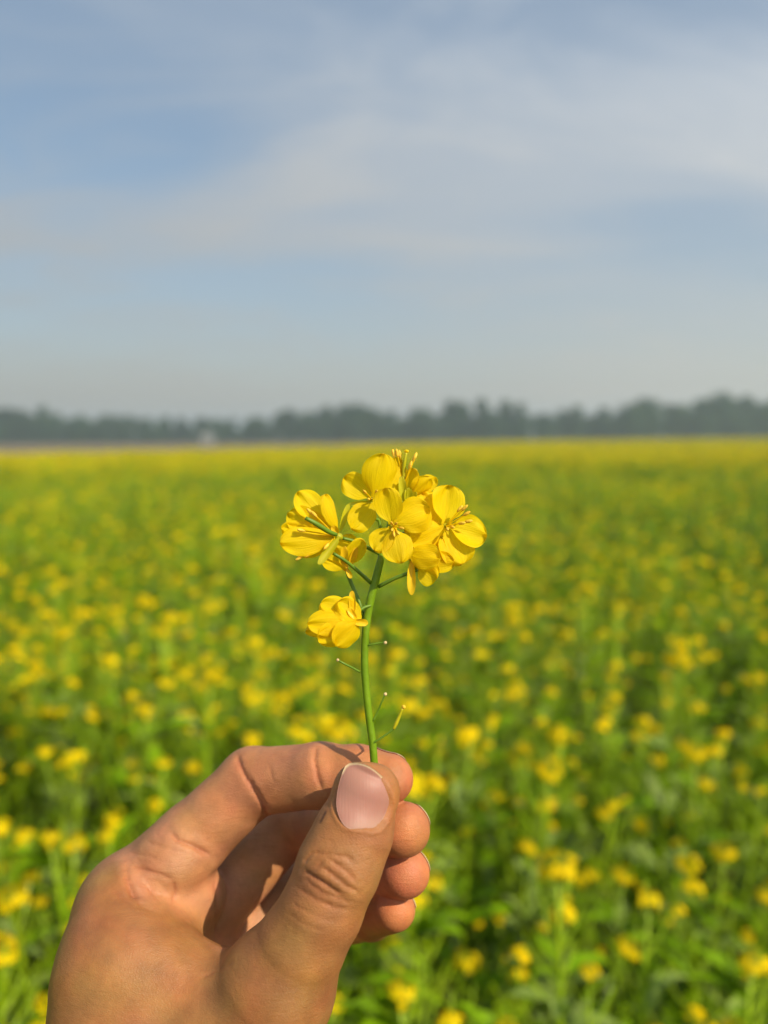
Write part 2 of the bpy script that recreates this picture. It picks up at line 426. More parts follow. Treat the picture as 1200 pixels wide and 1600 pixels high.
# skin folds: (polyline in photo pixels, half width px, depth mm, regions)
FOLDS = [
    (Z4((150, 1062), (200, 1092), (300, 1152), (400, 1222), (452, 1240)), 3.0, 0.75, (0,)),
    (Z4((285, 1035), (380, 1102), (470, 1180), (560, 1222)), 2.6, 0.55, (0,)),
    (Z4((230, 932), (330, 942), (450, 962), (520, 1010)), 2.2, 0.32, (0,)),
    (Z4((160, 1035), (175, 985), (220, 940), (290, 932)), 2.2, 0.32, (0,)),
    (Z4((320, 962), (400, 1022), (480, 1080), (545, 1160)), 2.4, 0.40, (0,)),
    (Z4((150, 1112), (280, 1212), (400, 1262), (510, 1292)), 2.4, 0.35, (0,)),
    (Z4((100, 1182), (250, 1272), (380, 1332), (490, 1342)), 2.4, 0.28, (0,)),
    (Z4((430, 932), (500, 972), (530, 1010)), 2.0, 0.25, (0,)),
    (Z4((220, 1072), (320, 972)), 1.8, 0.30, (0,)),
    (Z4((300, 860), (330, 850), (400, 880)), 1.8, 0.15, (0,)),
    (Z4((60, 1290), (200, 1370), (330, 1420), (430, 1430)), 2.2, 0.16, (0,)),
    (Z4((40, 1370), (160, 1450), (300, 1500)), 2.2, 0.14, (0,)),
    (Z1((562, 100), (570, 130), (585, 165), (612, 215), (640, 262), (655, 290)), 3.2, 0.75, (1,)),
    (Z1((596, 170), (628, 222), (650, 262)), 2.4, 0.35, (1,)),
    (Z1((655, 130), (660, 165), (672, 195)), 2.4, 0.14, (1,)),
    (Z1((788, 78), (784, 120), (790, 165), (806, 215)), 3.0, 0.60, (1,)),
    (Z1((372, 322), (395, 350), (440, 367), (492, 398)), 3.6, 0.85, (1, 5, 6)),
    (Z1((300, 352), (360, 372), (430, 388)), 2.4, 0.2, (1, 5, 6)),
    (ZL((700, 700), (706, 790), (735, 860), (775, 915), (830, 960), (920, 950), (1010, 1010), (1110, 1090), (1173, 1150)), 3.6, 1.15, (1, 5, 6)),
    (ZL((760, 905), (850, 965), (940, 985), (1030, 1040), (1120, 1110), (1173, 1160)), 13, 1.3, (1, 5, 6)),
    (ZL((815, 820), (850, 870), (890, 920), (945, 975)), 3.0, 0.8, (1, 5, 6)),
    (ZL((620, 850), (690, 910), (780, 955)), 2.4, 0.35, (1, 5, 6)),
    (ZL((715, 730), (800, 745), (890, 770), (960, 800)), 2.8, 0.45, (1, 5, 6)),
    (ZL((705, 655), (800, 660), (900, 690)), 2.4, 0.16, (1, 5, 6)),
    (ZL((960, 800), (975, 880), (940, 960)), 2.8, 0.5, (1, 5, 6)),
    (Z1((500, 452), (512, 540), (500, 612)), 3.4, 0.8, (1, 5, 6)),
    (Z1((455, 742), (500, 725), (560, 694)), 3.0, 0.35, (0, 5, 6)),
] + [
    (Z1((300 + 12 * q, 560 + 17 * q), (380 + 12 * q, 590 + 19 * q), (470 + 9 * q, 640 + 17 * q)), 1.8, 0.09 + 0.03 * (q % 2), (5, 6)) for q in range(5)
]
disp = np.zeros(len(HV)); foldv = np.zeros(len(HV))
front = HN[:, 2] < 0.25
vis = front & (HP[:, 1] < 1640)
idx = np.nonzero(vis)[0]
PV = HP[idx]
wob = 1.4 * np.sin(PV[:, 0] * 0.35 + 1.3 * np.sin(PV[:, 1] * 0.21)) * 0.5 + 0.6 * np.sin(PV[:, 1] * 0.6)
for line, w, dep, regs in FOLDS:
    sel = np.isin(HREG[idx], regs)
    s = idx[sel]
    d = pdist(HP[s] + 0.5 * np.stack([wob[sel], -wob[sel]], 1), line)
    e0 = np.minimum(np.linalg.norm(HP[s] - line[0], axis=1), np.linalg.norm(HP[s] - line[-1], axis=1))
    taper = np.clip(e0 / 10, 0.15, 1) * np.clip(-HN[s, 2] * 2.2 - 0.1, 0, 1)
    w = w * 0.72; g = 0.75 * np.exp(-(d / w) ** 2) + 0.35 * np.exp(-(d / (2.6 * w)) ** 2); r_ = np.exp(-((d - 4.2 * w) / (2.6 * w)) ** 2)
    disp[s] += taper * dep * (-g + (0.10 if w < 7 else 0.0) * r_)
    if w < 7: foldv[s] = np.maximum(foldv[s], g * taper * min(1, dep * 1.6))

# thumb nail bed: flatten and sink the skin under the nail
NAIL = Z4((440, 352), (400, 470), (384, 590), (402, 662), (450, 728), (520, 756), (600, 764), (680, 772), (735, 728), (776, 640), (794, 560), (745, 430), (652, 342), (560, 312), (480, 325))
NAIL = spline(np.vstack([NAIL, NAIL[:1]]), 60)[:-1]
def inside(Q, poly):
    r_ = np.zeros(len(Q), bool); x, y = Q[:, 0], Q[:, 1]
    for a, b in zip(poly, np.roll(poly, -1, 0)):
        c = ((a[1] > y) != (b[1] > y)) & (x < (b[0] - a[0]) * (y - a[1]) / (b[1] - a[1] + 1e-12) + a[0])
        r_ ^= c
    return r_
ti = np.nonzero(vis & (HREG == 0) & (HP[:, 1] < 1330))[0]
dn = pdist(HP[ti], np.vstack([NAIL, NAIL[:1]])); inn = inside(HP[ti], NAIL)
low = np.clip((HP[ti][:, 1] - 1205) / 30, 0, 1)
disp[ti] += np.where(inn, -0.40 * np.clip(dn / 4, 0, 1), 0.34 * low * np.exp(-((dn - 4) / 4.0) ** 2))
HV = HV + HN * disp[:, None]

# colours that belong to the skin: browner on the outside of the hand and knuckles, pinker on palm and pulps
pal = np.array([0.45, 0.205, 0.084]); dor = np.array([0.325, 0.145, 0.042]); pink = np.array([0.52, 0.175, 0.066])
wd = np.zeros(len(HV))
sw = 1 / (1 + np.exp((hg[:, 0] - np.minimum.reduce([hg[:, q] for q in (1, 2, 3, 4, 5)])) / 2.0))       # thumb
wb = 1 / (1 + np.exp((hg[:, 6] - np.minimum(hg[:, 1], hg[:, 5])) / 1.5))
wd = np.clip(np.maximum(sw * 0.85, wb * 0.95), 0, 1)
PALMAR = spline([(185, 1338), (255, 1298), (335, 1338), (420, 1380), (412, 1465), (366, 1508), (312, 1442), (245, 1412), (205, 1385), (185, 1338)], 60)
pd = pdist(HP, PALMAR); pin = inside(HP, PALMAR); pw = np.where(pin, 0.5 + 0.5 * np.clip(pd / 14, 0, 1), 0.5 - 0.5 * np.clip(pd / 14, 0, 1)) * front * (HREG != 0)
wd = wd * (1 - 0.9 * pw)
backside = np.clip((HN[:, 2] - 0.05) * 2, 0, 1); wd = np.maximum(wd, backside * 0.8)
colr = pal * (1 - wd[:, None]) + dor * wd[:, None]
colr = colr * (1 - 0.5 * pw[:, None]) + np.array([0.55, 0.265, 0.125]) * 0.5 * pw[:, None]
tips = np.zeros(len(HV))
for seg_ in (index[-1], middle[-1], ring[-1], pinky[-1]):
    tips = np.maximum(tips, np.exp(-(np.linalg.norm(HV - seg_[1], axis=1) / 17.0) ** 2))
tips = np.maximum(tips, 0.55 * np.exp(-(np.linalg.norm(HV - thumb[0][0], axis=1) / 12.0) ** 2))
colr = colr * (1 - 0.85 * tips[:, None]) + pink * 0.85 * tips[:, None]
for jp, jr in ((394, 1222), 9), ((500, 1205), 8), ((560, 1291), 9), ((495, 1362), 9):      # blood-red joints
    jw = 0.45 * np.exp(-(np.linalg.norm(HP - np.array(jp), axis=1) / (jr * 4.5)) ** 2) * (HREG != 0)
    colr = colr * (1 - jw[:, None]) + np.array([0.47, 0.165, 0.075]) * jw[:, None]
blot = np.sin(HV[:, 0] * 0.31 + 1.7 * np.sin(HV[:, 1] * 0.23)) * np.sin(HV[:, 1] * 0.27 + 1.3 * np.sin(HV[:, 2] * 0.19 + HV[:, 0] * 0.11))
colr = colr * (1 + blot[:, None] * np.array([0.05, 0.0, -0.06]) + 0.04 * np.sin(HV[:, 1] * 0.11 + HV[:, 0] * 0.07)[:, None])
kn = np.exp(-(np.linalg.norm((HP - np.array([512, 1362])) / np.array([48, 34]), axis=1)) ** 2) * (HREG == 0)
colr = colr * (1 - 0.18 * kn[:, None]) + np.array([0.30, 0.13, 0.05]) * 0.18 * kn[:, None]
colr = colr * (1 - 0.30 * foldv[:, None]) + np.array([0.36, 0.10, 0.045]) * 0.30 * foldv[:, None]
spot = np.exp(-(pdist(HP, Z4((282, 712), (318, 640))) / 2.0) ** 2) * (HREG == 0) * front
colr = colr * (1 - 0.9 * spot[:, None]) + np.array([0.05, 0.015, 0.008]) * 0.9 * spot[:, None]

def skin_mat():
    m, nt, out = mat_base('skin'); L = nt.links.new
    at = N(nt, 'ShaderNodeAttribute', attribute_name='tone')
    tc = N(nt, 'ShaderNodeTexCoord')
    n1 = N(nt, 'ShaderNodeTexNoise', ins={'Scale': 140.0, 'Detail': 4.0, 'Roughness': 0.6}); L(tc.outputs['Object'], n1.inputs['Vector'])
    hs = N(nt, 'ShaderNodeHueSaturation'); L(at.outputs['Color'], hs.inputs['Color'])
    mr = N(nt, 'ShaderNodeMapRange', ins={'From Min': 0.3, 'From Max': 0.7, 'To Min': 0.80, 'To Max': 1.16}); L(n1.outputs['Fac'], mr.inputs['Value']); L(mr.outputs[0], hs.inputs['Value'])
    n3 = N(nt, 'ShaderNodeTexNoise', ins={'Scale': 75.0, 'Detail': 3.0}); L(tc.outputs['Object'], n3.inputs['Vector'])
    mr3 = N(nt, 'ShaderNodeMapRange', ins={'From Min': 0.3, 'From Max': 0.7, 'To Min': 0.488, 'To Max': 0.508}); L(n3.outputs['Fac'], mr3.inputs['Value']); L(mr3.outputs[0], hs.inputs['Hue'])
    # fine relief: criss-cross skin lines and pores
    mp = N(nt, 'ShaderNodeMapping'); L(tc.outputs['Object'], mp.inputs[0]); mp.inputs['Rotation'].default_value = (0.3, 0.5, R(28)); mp.inputs['Scale'].default_value = (1.0, 1.0, 2.3)
    vo = N(nt, 'ShaderNodeTexVoronoi', feature='DISTANCE_TO_EDGE', ins={'Scale': 1500.0}); L(mp.outputs[0], vo.inputs['Vector'])
    vr = N(nt, 'ShaderNodeMapRange', ins={'From Min': 0.0, 'From Max': 0.25}); L(vo.outputs['Distance'], vr.inputs['Value'])
    n2 = N(nt, 'ShaderNodeTexNoise', ins={'Scale': 1600.0, 'Detail': 3.0}); L(tc.outputs['Object'], n2.inputs['Vector'])
    mp2 = N(nt, 'ShaderNodeMapping'); L(tc.outputs['Object'], mp2.inputs[0]); mp2.inputs['Rotation'].default_value = (0, R(22), 0); mp2.inputs['Scale'].default_value = (0.30, 1.0, 1.9)
    n4 = N(nt, 'ShaderNodeTexNoise', ins={'Scale': 520.0, 'Detail': 5.0, 'Distortion': 1.0}); L(mp2.outputs[0], n4.inputs['Vector'])
    vq = N(nt, 'ShaderNodeMath', operation='MULTIPLY', ins={1: 0.35}); L(vr.outputs[0], vq.inputs[0])
    a1 = N(nt, 'ShaderNodeMath', operation='MULTIPLY_ADD', ins={1: 0.5}); L(n2.outputs['Fac'], a1.inputs[0]); L(vq.outputs[0], a1.inputs[2])
    a2 = N(nt, 'ShaderNodeMath', operation='MULTIPLY_ADD', ins={1: 1.1}); L(n4.outputs['Fac'], a2.inputs[0]); L(a1.outputs[0], a2.inputs[2])
    bp = N(nt, 'ShaderNodeBump', ins={'Strength': 0.75, 'Distance': 0.00016}); L(a2.outputs[0], bp.inputs['Height'])
    pb = N(nt, 'ShaderNodeBsdfPrincipled', ins={'Roughness': 0.50, 'Specular IOR Level': 0.36, 'Subsurface Weight': 0.2, 'Subsurface Scale': 0.0014})
    pb.inputs['Subsurface Radius'].default_value = (1.0, 0.35, 0.16)
    L(hs.outputs[0], pb.inputs['Base Color']); L(bp.outputs[0], pb.inputs['Normal'])
    L(pb.outputs[0], out.inputs['Surface'])
    return m
M['skin'] = skin_mat()

BASE_H = np.array(px2cam(330, 1700, 235))                       # wrist
def cam_to_world(P):                                           # camera frame mm -> world m
    B = np.array([list(_r), list(_u), list(_f)])
    return np.asarray(P) * 0.001 @ B + np.array(CAM)
def local_mesh(name, Pmm, faces, mat, origin):
    return new_mesh(name, cam_to_world(Pmm) - origin, faces, mat)
hand_o = cam_to_world(BASE_H)
def fast_mesh(name, V, Q, mat):
    me = bpy.data.meshes.new(name)
    me.vertices.add(len(V)); me.vertices.foreach_set('co', np.asarray(V, np.float32).ravel())
    k = Q.shape[1]
    me.loops.add(Q.size); me.loops.foreach_set('vertex_index', np.asarray(Q, np.int32).ravel())
    me.polygons.add(len(Q)); me.polygons.foreach_set('loop_start', np.arange(0, Q.size, k, dtype=np.int32))
    me.polygons.foreach_set('use_smooth', np.ones(len(Q), bool))
    me.materials.append(mat); me.update(calc_edges=True); me.validate()
    return me
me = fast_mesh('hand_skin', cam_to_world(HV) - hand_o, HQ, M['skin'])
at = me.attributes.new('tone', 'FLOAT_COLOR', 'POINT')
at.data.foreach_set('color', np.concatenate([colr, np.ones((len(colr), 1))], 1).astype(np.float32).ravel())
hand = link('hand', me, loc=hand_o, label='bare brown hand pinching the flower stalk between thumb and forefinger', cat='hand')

def nail_mat(name, base, edge_c):
    m, nt, out = mat_base(name); L = nt.links.new
    at = N(nt, 'ShaderNodeAttribute', attribute_name='free_edge')
    tc = N(nt, 'ShaderNodeTexCoord'); no = N(nt, 'ShaderNodeTexNoise', ins={'Scale': 110.0, 'Detail': 4.0}); L(tc.outputs['Object'], no.inputs['Vector'])
    m0 = N(nt, 'ShaderNodeMix', data_type='RGBA'); L(no.outputs['Fac'], m0.inputs['Factor']); m0.inputs['A'].default_value = (*base, 1); m0.inputs['B'].default_value = (base[0] * 0.85, base[1] * 0.66, base[2] * 0.74, 1)
    mx = N(nt, 'ShaderNodeMix', data_type='RGBA'); L(at.outputs['Fac'], mx.inputs['Factor']); L(m0.outputs['Result'], mx.inputs['A']); mx.inputs['B'].default_value = (*edge_c, 1)
    # pale half-moon at the root and fine lengthwise ridges
    ap = N(nt, 'ShaderNodeAttribute', attribute_name='nail_pos'); sp = N(nt, 'ShaderNodeSeparateXYZ'); L(ap.outputs['Vector'], sp.inputs[0])
    lu = N(nt, 'ShaderNodeMapRange', interpolation_type='SMOOTHSTEP', ins={'From Min': -3.0, 'From Max': -6.2, 'To Min': 0.0, 'To Max': 0.55}); L(sp.outputs['Y'], lu.inputs['Value'])
    ml = N(nt, 'ShaderNodeMix', data_type='RGBA'); L(lu.outputs[0], ml.inputs['Factor']); L(mx.outputs['Result'], ml.inputs['A']); ml.inputs['B'].default_value = (0.44, 0.275, 0.20, 1)
    mx = ml
    rv = N(nt, 'ShaderNodeMapping'); L(ap.outputs['Vector'], rv.inputs[0]); rv.inputs['Scale'].default_value = (2.6, 0.10, 1)
    rn = N(nt, 'ShaderNodeTexNoise', ins={'Scale': 1.0, 'Detail': 4.0}); L(rv.outputs[0], rn.inputs['Vector'])
    rb = N(nt, 'ShaderNodeBump', ins={'Strength': 0.35, 'Distance': 0.0002}); L(rn.outputs['Fac'], rb.inputs['Height'])
    pb = N(nt, 'ShaderNodeBsdfPrincipled', ins={'Roughness': 0.46, 'Specular IOR Level': 0.28, 'Subsurface Weight': 0.15, 'Subsurface Scale': 0.001})
    L(rb.outputs[0], pb.inputs['Normal']); L(mx.outputs['Result'], pb.inputs['Base Color']); L(pb.outputs[0], out.inputs['Surface'])
    return m
M['nail'] = nail_mat('nail', (0.40, 0.215, 0.150), (0.60, 0.44, 0.25))

def settle(P):
    for _ in range(7): P = P - grad(P) * (hand_sdf(P) * 0.85)[:, None]
    return P

def make_nail(name, C, nrm, up, hw, hl, lift=0.25, curl=1.0, label=None, outline=None, free=0.16, plate=None):
    """plate laid over the finger: C centre, nrm outward, up towards the finger tip (camera frame, mm)"""
    nrm = np.asarray(nrm, float); nrm /= np.linalg.norm(nrm)
    up = np.asarray(up, float); up = up - nrm * (up @ nrm); up /= np.linalg.norm(up)
    sd_ = np.cross(nrm, up)
    nr, nc = 24, 48
    P = []; fe = []; edge = []
    for i in range(nr + 1):
        rr = i / nr
        for j in range(nc):
            th = 2 * math.pi * j / nc
            c, s = math.cos(th), math.sin(th)
            if outline is not None:
                d = outline(th); u, v = d[0] * rr, d[1] * rr
            else:
                e = 2.6
                k = (abs(c) ** e + abs(s) ** e) ** (-1 / e)
                u, v = k * c * hw * rr, k * s * hl * rr
            P.append(np.asarray(C) + sd_ * u + up * v + nrm * 1.0)
            edge.append(rr); fe.append(1.0 if (rr > 1 - free and s + (0.5 * c if plate is not None else 0) > 0.40) else 0.0)
    P = np.array(P)
    S = settle(P)
    g = grad(S)
    edge = np.array(edge)
    if plate is not None: S, g = plate(P)
    S = S + g * lift * np.clip((1 - edge) / 0.14 + 0.35, 0, 1)[:, None] ** 0.5
    f = []
    for i in range(nr):
        for j in range(nc):
            a = i * nc + j; b = i * nc + (j + 1) % nc
            f.append((a, a + nc, b + nc, b))
    # thickness: rim folded down into the skin
    rim = S[-nc:] - g[-nc:] * 0.6; base = len(S); S = np.vstack([S, rim]); fe += [0.6 if math.sin(2 * math.pi * j / nc) > 0 else 0.0 for j in range(nc)]
    for j in range(nc):
        a = nr * nc + j; b = nr * nc + (j + 1) % nc
        f.append((a, b, base + (j + 1) % nc, base + j))
    me = local_mesh(name, S, f, M['nail'], hand_o)
    qq = np.vstack([P - np.asarray(C), np.zeros((nc, 3))]); pos = np.stack([qq @ sd_, qq @ up, np.zeros(len(qq))], 1)
    a_ = me.attributes.new('nail_pos', 'FLOAT_VECTOR', 'POINT'); a_.data.foreach_set('vector', pos.astype(np.float32).ravel())
    a_ = me.attributes.new('free_edge', 'FLOAT', 'POINT'); a_.data.foreach_set('value', np.array(fe, np.float32))
    return link(name, me, parent=hand, label=label)

nc_px = NAIL.mean(0)
def nail_outline(th):
    """radius of the traced thumb nail at an angle, mm in the nail plane"""
    d = np.array([math.cos(th), -math.sin(th)])
    best = 0
    for a, b in zip(NAIL, np.roll(NAIL, -1, 0)):
        A = np.array([[d[0], -(b - a)[0]], [d[1], -(b - a)[1]]])
        if abs(np.linalg.det(A)) < 1e-9: continue
        t, s = np.linalg.solve(A, a - nc_px)
        if t > 0 and -1e-6 <= s <= 1 + 1e-6: best = max(best, t)
    q = best * 199.0 / FPX * 0.945
    return (math.cos(th) * q, math.sin(th) * q)
def thumb_plate(P):
    """gently arched plate: follows the thumb's back, standing a little off it at the free edge"""
    ax = np.array([(574 - 553) / 57.0, 53 / 57.0, 0]); ax /= np.linalg.norm(ax); sx = np.array([ax[1], -ax[0], 0])
    C = V3(nc_px[0], nc_px[1], 199.0); q = P - C; v = q @ ax; u = q @ sx - 0.3
    tv = np.linspace(-11, 11, 45); Q = C + ax * tv[:, None]; Q[:, 2] = 190.0
    for _ in range(40): Q[:, 2] += np.maximum(hand_sdf(Q), -1) * 0.7
    prof = np.minimum(Q[:, 2], np.interp(0.0, tv, Q[:, 2]) + 2.6)
    z = np.interp(v, tv, prof) - 0.12 + 0.055 * u * u
    S = np.stack([P[:, 0], P[:, 1], z], 1)
    g = np.stack([2 * 0.055 * u * sx[0] + 0.05 * v * ax[0], 2 * 0.055 * u * sx[1] + 0.05 * v * ax[1], -np.ones(len(u))], 1)
    return S, g / np.linalg.norm(g, axis=1)[:, None]
make_nail('thumb_nail', V3(nc_px[0], nc_px[1], 199.0), (0, 0, -1), (0, 1, 0), 7, 9, lift=0.25, outline=nail_outline, free=0.06, plate=thumb_plate)
def tip_nail(seg, nrm, hw, hl, back=0.3):
    a, b, ra, rb = seg[:4]; ax = (b - a) / np.linalg.norm(b - a)
    nrm = np.asarray(nrm, float); nrm = nrm - ax * (nrm @ ax) * 0.75; nrm /= np.linalg.norm(nrm)
    make_nail('finger_nail', b + nrm * rb - ax * back, nrm, ax, hw, hl, lift=0.35)
tip_nail(index[-1], (0.25, 0.72, 0.65), 4.6, 5.6)
tip_nail(middle[-1], (0.80, 0.42, 0.50), 4.4, 5.4)
tip_nail(ring[-1], (0.80, 0.30, 0.55), 4.2, 5.0)
tip_nail(pinky[-1], (0.80, 0.30, 0.55), 3.6, 4.4)

# ------------------------------------------------------------------ the picked mustard sprig
D0 = 216.6
M['sprig_stem'] = leafy('sprig_stem', (0.14, 0.26, 0.006), (0.20, 0.34, 0.008), 0.42, 0.08, scale=120, spec=0.35, rand=0.0, bump=0.15)
M['pedicel'] = leafy('pedicel', (0.11, 0.23, 0.012), (0.17, 0.30, 0.02), 0.4, 0.15, scale=150, rand=0.08)
M['petal'] = leafy('petal', (0.92, 0.67, 0.003), (0.96, 0.74, 0.004), 0.45, 0.46, scale=110, spec=0.15, rand=0.05, bump=0.10)
M['sepal'] = leafy('sepal', (0.86, 0.54, 0.006), (0.92, 0.62, 0.01), 0.45, 0.3, scale=120, rand=0.08)
M['green_sepal'] = leafy('green_sepal', (0.50, 0.50, 0.01), (0.62, 0.56, 0.015), 0.45, 0.3, scale=120, rand=0.08)
M['anther'] = leafy('anther', (0.90, 0.52, 0.02), (0.94, 0.62, 0.05), 0.6, 0.1, scale=300, rand=0.08, bump=0.3)
M['knob'] = leafy('knob', (0.62, 0.46, 0.20), (0.74, 0.56, 0.26), 0.6, 0.1, scale=300, rand=0.1)
Z2 = lambda x, y: (420 + x / 3.3333, 690 + y / 3.3333)
Z3 = lambda x, y: (440 + x / 4.6154, 900 + y / 4.6154)
def pt(z, xy, dd=0.0):
    a, b = z(*xy); return V3(a, b, D0 + dd)
def S_(z, *p): return [pt(z, q[:2], q[2] if len(q) > 2 else 0) for q in p]

sprig_o = cam_to_world(V3(588, 1262, D0))
sprig = link('mustard_sprig', None, loc=sprig_o, label='picked mustard sprig with yellow flowers held upright in the hand', cat='flower')
def part(name, mb, mats, parent):
    me = bpy.data.meshes.new(name)
    V = cam_to_world(np.concatenate(mb.v)) - sprig_o
    me = new_mesh(name, V, mb.f, mats); me.polygons.foreach_set('material_index', mb.m)
    return link(name, me, parent=parent)
def tube_part(name, pts, radii, mat, parent, n=14, seg=10):
    mb = MB(); P = spline(pts, n); r_ = np.interp(np.linspace(0, 1, n), np.linspace(0, 1, len(np.atleast_1d(radii))), np.atleast_1d(radii))
    v, f = tube(P, r_, seg); mb.add(v, f); return part(name, mb, [mat], parent)

stem_px = [(588, 1262), (585, 1199), (582, 1160), (577.6, 1127), (573, 1086), (570, 1047), (570, 1008), (573, 971), (579, 937), (588.4, 900), (597, 866), (606, 830), (616, 795), (627, 770)]
tube_part('stem', [V3(a, b, D0 + (0 if b > 860 else 2.5)) for a, b in stem_px], [1.0, 1.0, 1.0, 0.98, 0.98, 0.98, 1.0, 1.02, 1.05, 1.05, 0.9, 0.7, 0.6, 0.5], M['sprig_stem'], sprig, n=60, seg=14)
def pedicel(z, pts, r0, r1, mat='pedicel', base=None, name='pedicel'):
    return tube_part(name, S_(z, *pts), [r0, r1], M[mat], base or sprig, n=14, seg=8)
# pedicels that carry flowers
pedicel(Z2, [(588, 590, 0), (500, 545, -1), (440, 518, -2), (385, 503, -3)], 0.50, 0.42)
pedicel(Z2, [(532, 737, 0), (470, 680, -2), (400, 622, -4), (335, 582, -5)], 0.50, 0.42)
pedicel(Z3, [(598, 320, 0.5), (560, 190, 1), (520, 95, 2), (485, 10, 2.5), (458, -80, 3)], 0.48, 0.50)
pedicel(Z2, [(572, 756, 0), (650, 715, -2), (720, 688, -3), (775, 668, -4)], 0.50, 0.46)
pedicel(Z3, [(645, 212, -1), (600, 225, -1.5), (560, 250, -2), (530, 282, -2.5)], 0.32, 0.62)
pedicel(Z2, [(600, 560, 1), (575, 420, 2), (555, 400, 1), (545, 330, 0)], 0.4, 0.4)
pedicel(Z2, [(612, 520, 2), (640, 470, 0), (648, 450, -5)], 0.4, 0.4)
pedicel(Z2, [(620, 500, 3), (740, 470, 6), (860, 460, 4), (905, 445, 0)], 0.4, 0.4)
pedicel(Z2, [(655, 380, 3), (690, 330, 4), (716, 300, 3)], 0.4, 0.5)
# stubs of fallen flowers and a young pod
def stub(z, pts, r0, knob_r):
    o_ = pedicel(z, pts, r0, r0 * 0.85, name='flower_stub')
    e = pt(z, pts[-1][:2], pts[-1][2] if len(pts[-1]) > 2 else 0); mb = MB()
    mb.add(*ellipsoid(e, (knob_r,) * 3, (0.3, 0.5, 0.4), 10, 8)); part('scar_knob', mb, [M['knob']], o_)
stub(Z3, [(622, 500, -0.5), (660, 492, -1), (705, 484, -1), (748, 481, -1.5)], 0.22, 0.45)
stub(Z3, [(566, 692, 0), (510, 662, -1), (450, 632, -2), (405, 606, -2)], 0.28, 0.40)
stub(Z3, [(660, 1045, -0.5), (690, 985, -0.5), (720, 915, -1), (748, 852, -1)], 0.24, 0.46)
o_ = pedicel(Z3, [(652, 1210, -0.6), (700, 1180, -1), (760, 1140, -1), (812, 1100, -1)], 0.30, 0.24, name='flower_stub')
o_ = tube_part('young_pod', S_(Z3, (808, 1104, -1), (828, 1060, -1), (850, 1010, -1), (872, 955, -1.2)), [0.35, 0.5, 0.42, 0.36], M['green_sepal'], o_)
mb = MB(); mb.add(*ellipsoid(pt(Z3, (880, 945), -1.2), (0.55,) * 3, (0, 1, 0), 10, 8)); part('pod_tip', mb, [M['anther']], o_)

def vein_petal(m):
    """fine veins and a crinkle that run along each petal"""
    nt = m.node_tree; L = nt.links.new; pb = [n for n in nt.nodes if n.type == 'BSDF_PRINCIPLED'][0]; hv = [n for n in nt.nodes if n.type == 'HUE_SAT'][0]
    ap = N(nt, 'ShaderNodeAttribute', attribute_name='petal_pos')
    mp = N(nt, 'ShaderNodeMapping'); L(ap.outputs['Vector'], mp.inputs[0]); mp.inputs['Scale'].default_value = (11.0, 1.6, 1.0)
    no = N(nt, 'ShaderNodeTexNoise', ins={'Scale': 1.0, 'Detail': 4.0, 'Roughness': 0.65, 'Distortion': 0.4}); L(mp.outputs[0], no.inputs['Vector'])
    sr = N(nt, 'ShaderNodeMapRange', ins={'From Min': 0.3, 'From Max': 0.7, 'To Min': 0.93, 'To Max': 1.05}); L(no.outputs['Fac'], sr.inputs['Value'])
    hs = N(nt, 'ShaderNodeHueSaturation'); L(hv.outputs[0], hs.inputs['Color']); L(sr.outputs[0], hs.inputs['Value'])
    L(hs.outputs[0], pb.inputs['Base Color']); tr = [n for n in nt.nodes if n.type == 'BSDF_TRANSLUCENT'][0]; L(hs.outputs[0], tr.inputs['Color'])
    bp = N(nt, 'ShaderNodeBump', ins={'Strength': 0.55, 'Distance': 0.0005}); L(no.outputs['Fac'], bp.inputs['Height']); L(bp.outputs[0], pb.inputs['Normal']); L(bp.outputs[0], tr.inputs['Normal'])
vein_petal(M['petal'])
prng = np.random.default_rng(3)
def petal_geo(b, t, w, cup=0.12, face=(0, 0, -1), bend=0.12, claw=0.26, ruffle=0.085, fold=0.0, nu=14, nv=18):
    b = np.asarray(b); t = np.asarray(t); Ld = t - b; Ln = np.linalg.norm(Ld); T = Ld / Ln
    fdir = np.asarray(face, float); Nn = fdir - T * (fdir @ T); Nn /= np.linalg.norm(Nn); S = np.cross(T, Nn)
    v_ = []; ph = prng.uniform(0, 6, 4)
    for i in range(nv + 1):
        v = i / nv
        # obovate limb on a narrow claw, slightly notched tip
        v = 1 - (1 - v) ** 1.6
        x = np.clip((v - claw * 0.45) / (1 - claw * 0.45), 0, 1)
        lim = max(1 - abs(2 * x ** 1.12 - 1) ** 2.3, 0) ** (1 / 2.1)
        hw = max(0.5 * w * lim, 0.5 * w * 0.20 * (1 - v) ** 0.5)
        for j in range(nu + 1):
            u = -1 + 2 * j / nu
            along = v * Ln
            h = cup * w * (u * u - 0.3) * math.sin(math.pi * min(v * 1.1, 1)) + bend * Ln * (v * v - v) * -1.0 + 0.10 * bend * Ln * v
            h += ruffle * w * (math.sin(5.0 * u + ph[1] + 2 * v) * v ** 3 + 0.6 * math.sin(9 * u + ph[2]) * v ** 6) - 0.035 * w * math.exp(-(u / 0.12) ** 2) * (1 - v)
            h += fold * w * abs(u) * v + 0.022 * w * math.sin(17 * u + 3 * ph[0]) * v ** 4 + 0.02 * w * math.sin(13 * v + 5 * u + ph[3]) * abs(u) ** 2
            v_.append(b + T * along + S * (u * hw * (1 + 0.05 * math.sin(7 * v + ph[3] + u))) + Nn * h)
    f = []
    for i in range(nv):
        for j in range(nu):
            a = i * (nu + 1) + j; f.append((a, a + 1, a + nu + 2, a + nu + 1))
    return np.array(v_), f
MMZ2 = 1 / 3.3333 / 6.0; MMZ3 = 1 / 4.6154 / 6.0
